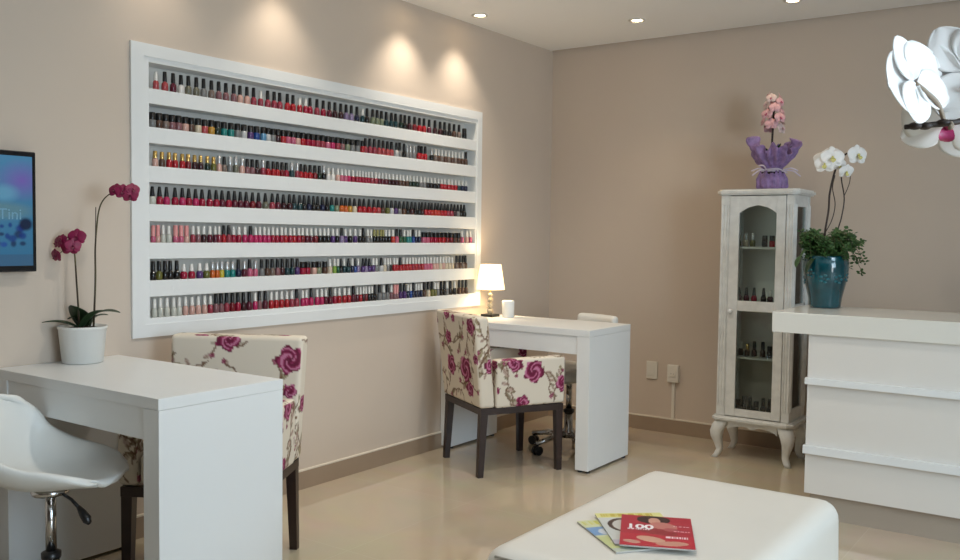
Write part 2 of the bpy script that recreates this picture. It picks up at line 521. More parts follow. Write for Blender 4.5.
# per shelf: distance of every bottle in mm in front of the back wall, cap kind, polish colour
ROWS = [
    ([3125, 3084, 3044, 3003, 2969, 2927, 2890, 2849, 2810, 2772, 2730, 2693, 2655, 2615, 2574, 2533, 2493, 2459, 2411, 2377, 2335, 2296, 2267, 2221, 2178, 2135, 2094, 2055, 2016, 1977, 1936, 1895, 1860, 1818, 1781, 1746, 1707, 1668, 1631, 1589, 1555, 1516, 1472, 1427, 1387, 1339, 1289, 1239, 1196, 1147, 1103, 1055, 1002],
     "c k k k k k k k k k k k k k c k k k k k c c k k k k k k k k k c k k k k k k k k k k k k k k k k k k k k K",
     "co co wi wh gg gg gr ta ma ma ma nu nu ro ro ro ro ro rd rd rd cr cr ro cr wi bu bu la la nv dt bk sa sa sa dt dt dt dg bk bu dr rd rd wi bu bu bk bk br ta bk"),
    ([3142, 3112, 3081, 3049, 3018, 2985, 2953, 2920, 2886, 2852, 2817, 2782, 2746, 2710, 2674, 2636, 2598, 2561, 2532, 2502, 2471, 2441, 2410, 2378, 2347, 2315, 2282, 2249, 2216, 2182, 2148, 2113, 2078, 2043, 2007, 1970, 1933, 1896, 1872, 1835, 1803, 1765, 1731, 1696, 1663, 1624, 1594, 1558, 1533, 1507, 1475, 1433, 1403, 1374, 1314, 1281, 1249, 1218, 1186, 1153, 1120, 1087, 1054, 1020, 987],
     "K K K K K K K K K K K K K K K K K K K K K K K K K K K K K K K K K K K K K K k k k k k k k k k k s s s k k k s c c c c c c c c c k",
     "gr br ta ma ma nu br be co go dg te te gr si pu bl lb si gr bu rd pk pk nu rd cr cr ro ro pk hp ro ma sa gr gr rd ro ro ro co co co co si gr bk gr gr gr rd rd rd bk ta br ta br ta br ta br br br"),
    ([3130, 3097, 3064, 3034, 3000, 2970, 2938, 2907, 2871, 2838, 2809, 2783, 2749, 2718, 2684, 2653, 2624, 2595, 2561, 2530, 2500, 2474, 2446, 2417, 2385, 2350, 2326, 2296, 2264, 2233, 2204, 2174, 2141, 2109, 2076, 2047, 2018, 1993, 1963, 1935, 1912, 1890, 1867, 1845, 1818, 1791, 1763, 1736, 1707, 1679, 1651, 1622, 1593, 1563, 1534, 1504, 1473, 1443, 1412, 1381, 1349, 1317, 1285, 1253, 1220, 1187, 1153, 1119, 1085, 1051, 1016, 980],
     "g g g g g g g g g g s k s s s k k k s k k k k k s s k k k k k s c c c c c c c c c c c c c c c c c c c c c c c c c c c c c c c c c c c c c c c c",
     "nu br rd rd rd dr bu bu dg ol nu ta gr gg nu ma ma bu ro rd rd rd dr cr dt ro rd rd rd dr dg bk wh wh nu pk pk hp cr cr cr cr cr cr ro ro wi wi wi bu bu bu br br br dg dg dg gr gr bk bk bk bk rd rd rd rd rd dt nv nv"),
    ([3144, 3109, 3076, 3037, 3001, 2969, 2934, 2899, 2860, 2823, 2792, 2758, 2726, 2692, 2657, 2622, 2587, 2547, 2506, 2473, 2434, 2399, 2368, 2333, 2303, 2271, 2242, 2214, 2179, 2148, 2116, 2082, 2046, 2015, 1983, 1949, 1911, 1879, 1842, 1804, 1766, 1733, 1692, 1660, 1625, 1595, 1559, 1523, 1490, 1455, 1423, 1395, 1366, 1336, 1307, 1277, 1247, 1217, 1186, 1155, 1124, 1092, 1060, 1028, 996],
     "t t t t t t t t t t t t t t t t t t t t t t t t t t t t t t t t t t t t t t t t t t t t t t t t t t t t t t t t t t t t t t t t t",
     "cl cr hp cr hp cr hp cr cr cr wi cr wi wi wi dr wi gg ro wi bu bu dt dt bk nv bk bk nv bk te sa og og go be rd rd rd rd co br ol si pu gr br bk bu bk bk bu rd rd ot ot ot rd rd ro ro bu gr bk bk"),
    ([3142, 3118, 3094, 3066, 3035, 3007, 2978, 2946, 2920, 2890, 2860, 2831, 2808, 2785, 2758, 2729, 2700, 2668, 2635, 2605, 2578, 2552, 2527, 2501, 2475, 2448, 2421, 2394, 2367, 2340, 2312, 2284, 2255, 2226, 2197, 2168, 2138, 2108, 2078, 2045, 2016, 1981, 1945, 1909, 1883, 1849, 1821, 1798, 1770, 1747, 1724, 1702, 1677, 1648, 1613, 1583, 1552, 1522, 1499, 1474, 1448, 1421, 1383, 1348, 1312, 1275, 1238, 1201, 1163, 1125, 1086, 1047, 1011, 965, 925],
     "p p c c p p p c c c c c c k k c c c k c c c c c c c c c c c c c c c c c c c c k c c c c k c c o o o o c c c k k c c c k c c K K K K K K K K K K c c c",
     "pk nu cl cl pk pk nu ro ma bu wi wi ro rd ro cr cr hp hp hp hp hp hp cr cr cr rd cr rd cr dr wi wi dr bk bk bk pu bk la pu bk pu bk bk gr gr bk bk bk bk bk bk ot pk gn gn te te bl nv nv pk pk cr cr rd rd dr dr br br pk nu pk"),
    ([3143, 3115, 3087, 3060, 3030, 2993, 2953, 2913, 2876, 2845, 2821, 2796, 2768, 2736, 2704, 2668, 2638, 2608, 2567, 2534, 2505, 2473, 2443, 2413, 2378, 2346, 2313, 2279, 2239, 2203, 2162, 2126, 2093, 2070, 2047, 2023, 1994, 1966, 1942, 1919, 1886, 1860, 1834, 1806, 1777, 1741, 1710, 1687, 1665, 1636, 1611, 1586, 1555, 1528, 1502, 1475, 1447, 1420, 1392, 1365, 1337, 1310, 1282, 1254, 1225, 1197, 1168, 1139, 1109, 1064, 1036, 1004, 977],
     "k k k k k w w w w s s s s s k s k s k k k k k k k k K K K K K c c c t c t c t c t t t c c t c c c c c t c c c c c c c c c c c c c c c c c k k k k",
     "bk ol bk bk bk cr cr pu ol og og ye te te nv wi pk pk gr br ta ma bu dt dt pu cr cr nu sa br be li gn bk dt dt nv bl la pu la pu pu gr si be gr bk rd rd rd rd rd rd cr rd cr rd pk pk pk nu nu be nu be be be ta br ta br"),
    ([3136, 3109, 3079, 3045, 3017, 2985, 2953, 2921, 2888, 2856, 2827, 2799, 2768, 2737, 2707, 2676, 2643, 2608, 2582, 2547, 2512, 2480, 2448, 2412, 2383, 2350, 2312, 2286, 2255, 2216, 2185, 2153, 2125, 2092, 2059, 2022, 1988, 1954, 1924, 1902, 1879, 1857, 1835, 1812, 1790, 1752, 1718, 1689, 1654, 1629, 1604, 1581, 1546, 1517, 1492, 1469, 1444, 1421, 1395, 1368, 1335, 1302, 1274, 1246, 1211, 1183, 1154, 1121, 1083, 1035, 1001, 968],
     "c c c c c c c c c c k k k k k k k c k k c c c c c k c c k c c c k c c c c k c c c c c c k k c k c p p k k c c k c c c k k k c c k k c k c k k k",
     "cl cl cl cl cl nu nu nu nu ro ma ma ro dr cr bu wi hp ma wi rd rd rd rd ro ro hp hp hp hp hp wi wi cr rd rd rd wi wi rd bu dr bk bk bk gr gr gr ma ma ma pu pu nv bl nv nv nv nv br be ol ol gr bk bk gr bk bk br br br"),
]
DL = [(0.17, -1.109, 'recessed ceiling downlight nearest the lamp corner, close to the left wall', 27),
      (0.17, -1.60, 'recessed downlight by the left wall above the middle of the polish shelves', 28),
      (0.17, -2.50, 'recessed downlight by the left wall above the left half of the shelves', 17),
      (0.17, -3.15, 'recessed downlight by the left wall above the left end of the shelves', 7),
      (0.876, -0.522, 'recessed ceiling downlight in front of the back wall, right of the room corner', 11),
      (1.76, -0.488, 'recessed ceiling downlight at the top edge, above the white glass cabinet', 10)]
for x, y, lb, pw in DL:
    downlight(x, y, lb, pw, (1.0, 0.88, 0.72) if x < 0.5 else (1.0, 0.74, 0.46))
for x, y, lb, pw in ((1.40, -2.0, 'added unseen fill downlight over the open floor between far desk and counter', 54),  # unseen downlights added to brighten floor, ottoman and lower walls
                     (2.45, -2.2, 'added unseen fill downlight over the far end of the ottoman', 7),
                     (1.45, -3.2, 'added unseen fill downlight over the floor beside the left foreground desk', 46),
                     (2.6, -3.5, 'added unseen fill downlight over the near end of the ottoman', 5)):
    downlight(x, y, lb, pw, (1.0, 0.95, 0.86), 150)

# ------------------------------------------------------------------ wall display shelf for polish
disp = thing('display_shelf', 'white framed shelf unit set into the left wall, seven rows of nail polish', 'shelf', (0, 0, 0))
fy0, fy1, fz0, fz1 = -3.253, -0.847, 0.8185, 2.0005
iy0, iy1, iz0, iz1 = -3.170, -0.900, 0.893, 1.929
bm = bmesh.new()
def ring_frame(bm, o, i, x0, x1):
    for (a, b, c, d) in ((o[0], o[1], i[3], o[3]), (o[0], o[1], o[2], i[2]), (o[0], i[0], i[2], i[3]), (i[1], o[1], i[2], i[3])):
        box(bm, x0, x1, a, b, c, d)
ring_frame(bm, (fy0, fy1, fz0, fz1), (fy0 + .058, fy1 - .045, fz0 + .052, fz1 - .05), 0.0005, 0.012)
ring_frame(bm, (fy0 + .056, fy1 - .043, fz0 + .05, fz1 - .048), (iy0, iy1, iz0 - .005, iz1), 0.0005, 0.007)
fin('frame', bm, M['white_frame'], disp)
obox('back_panel', -0.098, -0.085, NY0 + 0.002, NY1 - 0.002, NZ0 + 0.002, NZ1 - 0.002, M['niche'], disp)
bm = bmesh.new()
box(bm, -0.085, 0.0, NY0 + .002, iy0, NZ0 + .002, NZ1 - .002)
box(bm, -0.085, 0.0, iy1, NY1 - .002, NZ0 + .002, NZ1 - .002)
box(bm, -0.085, 0.0, iy0, iy1, iz1, NZ1 - .002)
fin('niche_lining', bm, M['white_frame'], disp)
BASE = [1.8257, 1.671, 1.5142, 1.3595, 1.203, 1.049, .8953]
TOPS = [1.928, 1.7645, 1.6057, 1.448, 1.29, 1.1365, .982]
for i, b in enumerate(BASE):
    lo = TOPS[i + 1] if i < 6 else NZ0 + 0.002
    obox('shelf', -0.085, 0.006, iy0, iy1, lo, b, M['white_frame'], disp, 0.002)

# bottle kinds: (body profile, cap profile, cap material, cap words)
KINDS = {
    'k': ([(.0105, 0), (.0125, .002), (.0128, .020), (.0115, .031), (.006, .037), (.0055, .039)], [(.0086, .038), (.0089, .040), (.0078, .077), (.0068, .078)], 'blackcap', 'black'),
    'K': ([(.0115, 0), (.0130, .002), (.0130, .029), (.012, .031), (.008, .033)], [(.0120, .032), (.0124, .034), (.0124, .060), (.0115, .061)], 'blackcap', 'black'),
    'g': ([(.0105, 0), (.0115, .002), (.0115, .026), (.009, .031), (.006, .033)], [(.0085, .032), (.0088, .034), (.0080, .061), (.0072, .062)], 'gold', 'gold'),
    's': ([(.0105, 0), (.0120, .002), (.0120, .027), (.009, .033), (.006, .035)], [(.0085, .034), (.0088, .036), (.0080, .069), (.0072, .070)], 'silver', 'silver'),
    'c': ([(.0105, 0), (.0122, .002), (.0124, .026), (.010, .034), (.006, .037)], [(.0080, .036), (.0083, .038), (.0066, .071), (.0056, .072)], 'clearcap', 'pale'),
    't': ([(.0105, 0), (.0132, .003), (.0134, .022), (.010, .031), (.006, .034)], [(.0092, .033), (.0090, .038), (.0056, .070), (.0045, .073)], 'blackcap', 'tapered black'),
    'p': ([(.0105, 0), (.0120, .002), (.0120, .022), (.0105, .026), (.007, .028)], [(.0092, .027), (.0094, .029), (.0094, .072), (.0085, .073)], 'pinkcap', 'pink'),
    'o': ([(.0105, 0), (.0122, .002), (.0124, .026), (.010, .034), (.006, .037)], [(.0085, .036), (.0087, .038), (.0080, .071), (.007, .072)], 'olivecap', 'olive'),
    'w': ([(.0115, 0), (.0140, .003), (.0140, .024), (.010, .031), (.007, .033)], [(.0088, .032), (.0088, .036), (.0062, .062), (.005, .064)], 'whitecap', 'white'),
}
_bm_cache = {}
def bottle_meshes(kind, col):
    k = (kind, col)
    if k not in _bm_cache:
        bp, cp, cm, _ = KINDS[kind]
        b = bmesh.new(); lathe(b, bp, 14, sq=0.35 if kind in 'kKgs' else 0.0)
        bmesh.ops.recalc_face_normals(b, faces=b.faces[:])
        me = bpy.data.meshes.new('bottle_glass'); b.to_mesh(me); b.free()
        me.materials.append(M['p_' + col])
        for p in me.polygons: p.use_smooth = len(p.vertices) == 4
        if ('cap', kind) not in _bm_cache:
            b = bmesh.new(); lathe(b, cp, 12)
            bmesh.ops.recalc_face_normals(b, faces=b.faces[:])
            mc = bpy.data.meshes.new('bottle_cap'); b.to_mesh(mc); b.free()
            mc.materials.append(M[cm])
            for p in mc.polygons: p.use_smooth = len(p.vertices) == 4
            _bm_cache[('cap', kind)] = mc
        _bm_cache[k] = (me, _bm_cache[('cap', kind)])
    return _bm_cache[k]

ONES = ['', 'first', 'second', 'third', 'fourth', 'fifth', 'sixth', 'seventh', 'eighth', 'ninth', 'tenth', 'eleventh', 'twelfth',
        'thirteenth', 'fourteenth', 'fifteenth', 'sixteenth', 'seventeenth', 'eighteenth', 'nineteenth']
TENS = {2: ('twentieth', 'twenty'), 3: ('thirtieth', 'thirty'), 4: ('fortieth', 'forty'), 5: ('fiftieth', 'fifty'), 6: ('sixtieth', 'sixty'), 7: ('seventieth', 'seventy')}
def ordinal(n):
    if n < 20:
        return ONES[n]
    t, u = divmod(n, 10)
    return TENS[t][0] if u == 0 else TENS[t][1] + '-' + ONES[u]

SHELF = ['top', 'second', 'third', 'middle', 'fifth', 'sixth', 'bottom']
ALLB = []
for r, row in enumerate(ROWS):
    toks = [(-d / 1000.0, k, c) for d, k, c in zip(row[0], row[1].split(), row[2].split())]
    ys = [t[0] for t in toks]
    for i, (y, k, c) in enumerate(toks):
        gap = min([abs(y - ys[j]) for j in (i - 1, i + 1) if 0 <= j < len(ys)])
        ALLB.append((y, r, i + 1, k, c, gap))
ALLB.sort()
N_IND = 300
ZS = [1.0, 1.0, 1.0, 1.0, 0.98, 1.0, 1.08]
rest = bmesh.new(); rest_mats = []; rest_idx = {}
rnd = random.Random(3)
for q, (y, r, n, k, c, gap) in enumerate(ALLB):
    me, mc = bottle_meshes(k, c)
    s = min(1.0, max(0.72, gap * 0.96 / 0.0268))
    if k in ('t', 'w', 'K'):
        s = min(1.08, max(0.72, gap * 0.96 / 0.0268))
    if r == 2 and k in 'kc':
        z = 0.86
    else:
        z = ZS[r] * rnd.uniform(0.985, 1.015)
    x = -0.011 + rnd.uniform(-0.002, 0.002)
    loc = (x, y, BASE[r] + 0.0003)
    if q < N_IND:
        o = link('nail_polish_bottle', me, None, None, False, loc)
        o.scale = (s, s, z)
        tag(o, '%s nail polish bottle with %s cap, %s from left on %s shelf' % (POLISH[c][0], KINDS[k][3], ordinal(n), SHELF[r]),
            'nail polish', 'nail polish bottles on the %s wall shelf' % SHELF[r])
        link('cap', mc, None, o)
    else:
        for mesh in (me, mc):
            nm = mesh.materials[0].name
            if nm not in rest_idx:
                rest_idx[nm] = len(rest_mats); rest_mats.append(mesh.materials[0])
            nf = len(rest.faces); nv = len(rest.verts)
            rest.from_mesh(mesh)
            rest.verts.ensure_lookup_table(); rest.faces.ensure_lookup_table()
            for v in rest.verts[nv:]:
                v.co = Vector((v.co.x * s + loc[0], v.co.y * s + loc[1], v.co.z * z + loc[2]))
            for f in rest.faces[nf:]:
                f.material_index = rest_idx[nm]
o = fin('nail_polish_bottles', rest, rest_mats)
tag(o, 'far right run of small nail polish bottles filling the shelf ends by the lamp', 'nail polish', None, 'stuff')

# ------------------------------------------------------------------ desks
def make_desk(x1, y0, w, label, rowz=0.76):
    t = thing('manicure_desk', label, 'desk', (0.004, y0, 0), 0, 'white manicure desks')
    L = x1 - 0.004
    obox('desktop', 0.0, L, 0.0, w, 0.725, 0.76, M['white'], t, 0.0015)
    for a in (0.0, L - 0.076):
        e = obox('side_panel', a, a + 0.076, 0.001, w - 0.001, 0.014, 0.7245, M['white'], t, 0.001)
        for fx in (0.015, 0.061):
            for fy in (0.03, w - 0.03):
                b = bmesh.new(); lathe(b, [(0.012, 0.0), (0.012, 0.0138)], 12, a + fx, fy, 0)
                fin('foot', b, M['blackp'], e)
    obox('apron', 0.0765, L - 0.0765, 0.006, 0.024, 0.628, 0.7245, M['white'], t)
    return t
make_desk(0.983, -1.2247, 0.4812, 'white manicure desk with the lit lamp on it, under the shelves by the corner')
make_desk(0.9466, -3.7916, 0.4812, 'white manicure desk in the left foreground carrying the pink orchid')

# ------------------------------------------------------------------ floral armchairs
CREAM = np.array(rgb(218, 208, 192)[:3])
def lc(r, g, b): return np.array(rgb(r, g, b)[:3])
def floral(u, v, roses, twigs, leaves, buds):
    """printed fabric: u, v in metres on the cloth"""
    n = len(u)
    col = np.tile(CREAM, (n, 1))
    sh = 0.5 + 0.5 * np.sin(u * 61 + 3 * np.sin(v * 37))
    def mix(mask, c, a=1.0):
        k = (mask * a)[:, None]
        col[:] = col * (1 - k) + np.asarray(c) * k
    for (lx, ly, r, ang, c) in leaves:
        du, dv = u - lx, v - ly
        a = du * math.cos(ang) + dv * math.sin(ang); b = -du * math.sin(ang) + dv * math.cos(ang)
        m = ((a / r) ** 2 + (b / (r * 0.42)) ** 2 < 1).astype(float)
        vein = (np.abs(b) < 0.0016).astype(float) * m
        mix(m, c, 0.85); mix(vein, lc(120, 100, 80), 0.7)
    for tw in twigs:
        for (x0, y0), (x1, y1) in zip(tw[:-1], tw[1:]):
            L2 = (x1 - x0) ** 2 + (y1 - y0) ** 2
            t = np.clip(((u - x0) * (x1 - x0) + (v - y0) * (y1 - y0)) / L2, 0, 1)
            d = np.hypot(u - x0 - t * (x1 - x0), v - y0 - t * (y1 - y0))
            mix((d < 0.0036).astype(float), lc(112, 84, 62), 0.9)
    for (bx, by, r, ph) in buds:
        du, dv = u - bx, v - by
        rr = np.hypot(du, dv); th = np.arctan2(dv, du)
        m = (rr < r * (0.65 + 0.4 * np.cos(2.5 * th + ph) ** 2)).astype(float)
        mix(m, lc(122, 40, 66), 0.9)
        mix(m * (np.sin(th * 5 + rr * 220) > 0.4), lc(178, 104, 130), 0.7)
    for (rx, ry, r, ph) in roses:
        du, dv = u - rx, v - ry
        rr = np.hypot(du, dv); th = np.arctan2(dv, du)
        edge = r * (0.9 + 0.10 * np.cos(5 * th + ph) + 0.05 * np.cos(9 * th - ph))
        m = (rr < edge).astype(float)
        q = rr / r
        pet = np.sin(3 * th + ph + 13 * q + 1.3 * np.sin(2 * th + 5 * q))
        dark, mid, lite = lc(98, 22, 52), lc(142, 42, 84), lc(196, 124, 156)
        mix(m, mid)
        mix(m * (pet < -0.35), dark, 0.9)
        mix(m * (pet > 0.62), lite, 0.9)
        mix(m * (q < 0.16), dark, 0.9)
    return col

def auto_pattern(w, h, seed, roses=None, nroses=3, rad=0.05):
    rn = random.Random(seed)
    rs = list(roses or [])
    tries = 0
    want = nroses + len(rs)
    while len(rs) < want and tries < 200:
        tries += 1
        r = rn.uniform(0.55, 1.0) * rad
        x, y = rn.uniform(-w / 2, w / 2), rn.uniform(-h / 2, h / 2)
        if all(math.hypot(x - a[0], y - a[1]) > (r + a[2]) * 1.15 for a in rs):
            rs.append((x, y, r, rn.uniform(0, 6)))
    tw, lv, bd = [], [], []
    for _ in range(max(6, int(w * h / 0.011))):
        x, y = rn.uniform(-w / 2, w / 2), rn.uniform(-h / 2, h / 2)
        a = rn.uniform(0, 6.28); pts = [(x, y)]
        for _ in range(8):
            a += rn.uniform(-0.7, 0.7)
            x += 0.022 * math.cos(a); y += 0.022 * math.sin(a)
            pts.append((x, y))
            if rn.random() < 0.6:
                c = rn.choice([lc(150, 138, 104), lc(172, 158, 140), lc(128, 116, 92), lc(176, 150, 138)])
                lv.append((x + 0.014 * math.cos(a + 1.2), y + 0.014 * math.sin(a + 1.2), rn.uniform(0.014, 0.026), a + 0.8, c))
        tw.append(pts)
        bd.append((x, y, rn.uniform(0.010, 0.02), rn.uniform(0, 6)))
    return rs, tw, lv, bd

def cloth(name, sx, sy, sz, r, at, parent, pats, deform=None, res=0.0055):
    bm, restp = gridbox(sx, sy, sz, res, r, deform)
    me_o = fin(name, bm, M['fabric'], parent, True, at, fix=False)
    h = np.array([sx, sy, sz]) / 2
    d = np.abs(restp) / h
    side = np.argmax(d, axis=1)
    sgn = np.sign(restp[np.arange(len(restp)), side])
    cols = np.ones((len(restp), 4))
    for ax, (a, b) in enumerate([(1, 2), (0, 2), (0, 1)]):
        for s in (-1, 1):
            k = (side == ax) & (sgn == s)
            if not k.any():
                continue
            pat = pats.get((ax, s))
            if pat is None:
                sz3 = (sx, sy, sz)
                pat = auto_pattern(sz3[a], sz3[b], hash((name, ax, s)) % 1000 if False else (ax * 7 + s * 3 + int(sx * 100)), None, max(1, int(sz3[a] * sz3[b] / 0.03)), 0.05)
            cols[k, :3] = floral(restp[k][:, a], restp[k][:, b], *pat)
    set_cols(me_o.data, cols)
    return me_o

CW, CD = 0.505, 0.495
def make_armchair(label, loc, rz):
    t = thing('upholstered_armchair', label, 'chair', loc, rz, 'floral armchairs at the manicure desks')
    bh = 0.475
    # backrest: raked, slightly wider at the top
    def rake(p):
        k = (p.z + bh / 2) / bh
        return (p.x * (1 + 0.06 * k), p.y - 0.05 * k, p.z)
    rb = [(0.20, 0.185, 0.050, 0.4), (0.10, -0.05, 0.074, 2.0), (-0.09, -0.05, 0.060, 1.1), (-0.10, 0.10, 0.042, 3.0), (-0.10, 0.235, 0.042, 3.0), (0.14, -0.15, 0.045, 4.2)]
    back_out = auto_pattern(CW, bh, 5, rb, 3, 0.045)
    rf = [(-0.21, 0.15, 0.058, 0.4), (0.03, 0.225, 0.05, 2.0), (0.12, -0.06, 0.05, 1.1), (-0.08, -0.14, 0.055, 3.3), (-0.215, 0.03, 0.03, 2.0)]
    back_in = auto_pattern(CW, bh, 11, rf, 2)
    cloth('backrest', CW, 0.085, bh, 0.018, (0, -CD / 2 + 0.0425, 0.36 + bh / 2), t, {(1, -1): back_out, (1, 1): back_in}, rake)
    ah, al = 0.252, CD - 0.088
    ra = [(0.015, 0.055, 0.064, 1.2), (-0.095, 0.105, 0.050, 2.6), (-0.05, -0.105, 0.042, 0.3), (0.19, -0.02, 0.048, 2.2)]
    for s in (1, -1):
        out = auto_pattern(al, ah, 21, ra, 1, 0.035)
        inn = auto_pattern(al, ah, 23, None, 2, 0.045)
        tilt = (lambda p, s=s: (p.x + s * 0.006 * (p.z / ah + .5), p.y, p.z + 0.008 * (p.y / al)))
        cloth('armrest', 0.072, al, ah, 0.016, (s * (CW / 2 - 0.036), 0.0425, 0.36 + ah / 2), t,
              {(0, s): out, (0, -s): inn}, tilt)
    cloth('seat', CW - 0.148, al - 0.004, 0.115, 0.025, (0, 0.0425, 0.418), t, {}, None, 0.007)
    # dark frame
    bm = bmesh.new()
    x, y = CW / 2 - 0.008, CD / 2 - 0.006
    box(bm, -x, x, -y, -y + 0.03, 0.325, 0.359)
    box(bm, -x, x, y - 0.03, y, 0.325, 0.359)
    box(bm, -x, -x + 0.03, -y + 0.03, y - 0.03, 0.325, 0.359)
    box(bm, x - 0.03, x, -y + 0.03, y - 0.03, 0.325, 0.359)
    fin('seat_frame', bm, M['wood'], t)
    for sx_ in (-1, 1):
        for sy_ in (-1, 1):
            bm = bmesh.new()
            tx, ty = sx_ * (x - 0.021), sy_ * (y - 0.021)
            ex, ey = sx_ * (x - 0.016), sy_ * (y - 0.018) - (0.014 if sy_ < 0 else 0)
            lo, hi = [], []
            for dx, dy in ((-1, -1), (1, -1), (1, 1), (-1, 1)):
                lo.append(bm.verts.new((ex + dx * 0.015, ey + dy * 0.015, 0)))
                hi.append(bm.verts.new((tx + dx * 0.020, ty + dy * 0.020, 0.3245)))
            bm.faces.new(lo[::-1]); bm.faces.new(hi)
            for i in range(4):
                bm.faces.new((lo[i], lo[(i + 1) % 4], hi[(i + 1) % 4], hi[i]))
            fin('leg', bm, M['wood'], t)
    return t

c1 = make_armchair('floral armchair at the far desk, seen from behind below the lamp', (0.492, -1.300, 0), math.radians(-30.5))
c2 = dup(c1)
c2.location = (0.516, -3.248, 0)
c2.rotation_euler = (0, 0, math.radians(180 + 30))
c2.scale = (1, 1, 1.012)
c2['label'] = 'floral armchair behind the left foreground desk, its backrest rising above the desktop'

# ------------------------------------------------------------------ white swivel stools
def make_stool(label, loc, rz, bucket=True):
    t = thing('swivel_stool', label, 'stool', loc, rz)
    # centre line of the bucket: forward, height, half width, rise of the side rim, forward wrap of the side
    prof = [(0.242, 0.446, 0.095, 0.004, -0.030), (0.225, 0.452, 0.145, 0.016, -0.020), (0.17, 0.449, 0.182, 0.040, -0.006), (0.09, 0.440, 0.204, 0.070, 0.0),
            (0.0, 0.432, 0.218, 0.094, 0.0), (-0.08, 0.440, 0.224, 0.114, 0.01), (-0.145, 0.470, 0.222, 0.112, 0.035), (-0.190, 0.525, 0.216, 0.090, 0.065),
            (-0.215, 0.59, 0.205, 0.055, 0.070), (-0.232, 0.655, 0.186, 0.020, 0.062), (-0.242, 0.705, 0.155, -0.012, 0.060), (-0.246, 0.722, 0.120, -0.028, 0.040)]
    def f(u, v):
        q = v * (len(prof) - 1)
        i = min(len(prof) - 2, int(q)); k = q - i
        P4 = [prof[max(0, min(len(prof) - 1, i + j))] for j in (-1, 0, 1, 2)]
        y, z, w, up, fw = [0.5 * (2 * b_ + (c_ - a_) * k + (2 * a_ - 5 * b_ + 4 * c_ - d_) * k * k + (3 * b_ - a_ - 3 * c_ + d_) * k ** 3)
                           for a_, b_, c_, d_ in zip(*P4)]
        s = 2 * u - 1
        e = abs(s) ** 2.6
        return (math.sin(s * 1.25) / math.sin(1.25) * w, y + fw * e, 0.454 + (z - 0.432) * 0.85 + up * e * 0.92)
    if bucket:
        bm = bmesh.new()
        surf(bm, f, 18, 26)
        o = fin('seat_shell', bm, M['vinyl'], t, True)
        solid(o, 0.024, 1, 0.0)
        bm = bmesh.new()
        box(bm, -0.02, 0.02, -0.014, 0.014, 0, 0.003, 0.001)
        lg = fin('badge', bm, M['blackp'], o)
        lg.location = (0.214, -0.132, 0.628); lg.rotation_euler = (math.radians(70), 0, math.radians(62)); lg.scale = (0.7, 0.7, 0.7)
    else:
        bm, _ = gridbox(0.40, 0.38, 0.075, 0.02, 0.034)
        fin('seat', bm, M['vinyl'], t, True, (0, 0.02, 0.462), fix=False)
        bm, _ = gridbox(0.315, 0.055, 0.25, 0.014, 0.024, lambda p: (p.x, p.y + 0.9 * p.x * p.x - 0.06 * p.z, p.z))
        fin('backrest', bm, M['vinyl'], t, True, (0, -0.235, 0.662), fix=False)
        bm = bmesh.new()
        tube(bm, spline([(0, -0.05, 0.418), (0, -0.2, 0.416), (0, -0.262, 0.46), (0, -0.262, 0.60)], 5), 0.013, 8)
        fin('back_support', bm, M['chrome'], t, True)
    bm = bmesh.new()
    dz = 0.018 if bucket else 0.0
    lathe(bm, [(0.060, 0.400 + dz), (0.064, 0.408 + dz), (0.064, 0.416 + dz), (0.05, 0.424 + dz)], 24)
    lathe(bm, [(0.018, 0.24), (0.018, 0.402 + dz)], 20)
    fin('gas_lift', bm, M['chrome'], t, True)
    bm = bmesh.new(); lathe(bm, [(0.031, 0.222), (0.033, 0.226), (0.033, 0.240), (0.019, 0.246)], 20)
    fin('collar', bm, M['blackp'], t, True)
    bm = bmesh.new()
    lathe(bm, [(0.042, 0.075), (0.042, 0.11), (0.027, 0.13), (0.027, 0.223)], 24)
    fin('column', bm, M['chrome'], t, True)
    bm = bmesh.new()
    tube(bm, [(0.02, 0.05, 0.404), (0.04, 0.09, 0.391), (0.055, 0.125, 0.368)], [0.005, 0.005, 0.006], 8)
    tube(bm, [(0.052, 0.118, 0.373), (0.06, 0.135, 0.358), (0.07, 0.155, 0.341), (0.075, 0.166, 0.332)], [0.007, 0.013, 0.015, 0.008], 10)
    fin('lever', bm, M['blackp'], t, True).location.z = dz
    for k in range(5):
        a = 2 * PI * k / 5 + 0.3
        bm = bmesh.new()
        tube(bm, [(0.03 * math.cos(a), 0.03 * math.sin(a), 0.095), (0.14 * math.cos(a), 0.14 * math.sin(a), 0.085), (0.245 * math.cos(a), 0.245 * math.sin(a), 0.066)], [0.022, 0.017, 0.013], 10)
        arm = fin('base_arm', bm, M['chrome'], t, True)
        bm = bmesh.new()
        c, s = math.cos(a), math.sin(a)
        tube(bm, [(0.238 * c, 0.238 * s, 0.045), (0.238 * c, 0.238 * s, 0.07)], 0.008, 8)
        tx, ty = -s, c
        for q in (-1, 1):
            tube(bm, [(0.238 * c + q * tx * 0.006, 0.238 * s + q * ty * 0.006, 0.0265), (0.238 * c + q * tx * 0.022, 0.238 * s + q * ty * 0.022, 0.0265)], 0.0262, 16)
        fin('caster', bm, M['blackp'], arm)
    return t
st1 = make_stool('white bucket swivel stool pulled up to the left foreground desk', (0.545, -3.896, 0), math.radians(-52))
st1.scale = (0.97, 0.88, 1.04)
make_stool('white padded swivel stool on black casters behind the far desk, mostly hidden', (0.625, -0.80, 0), math.radians(162.8), False)

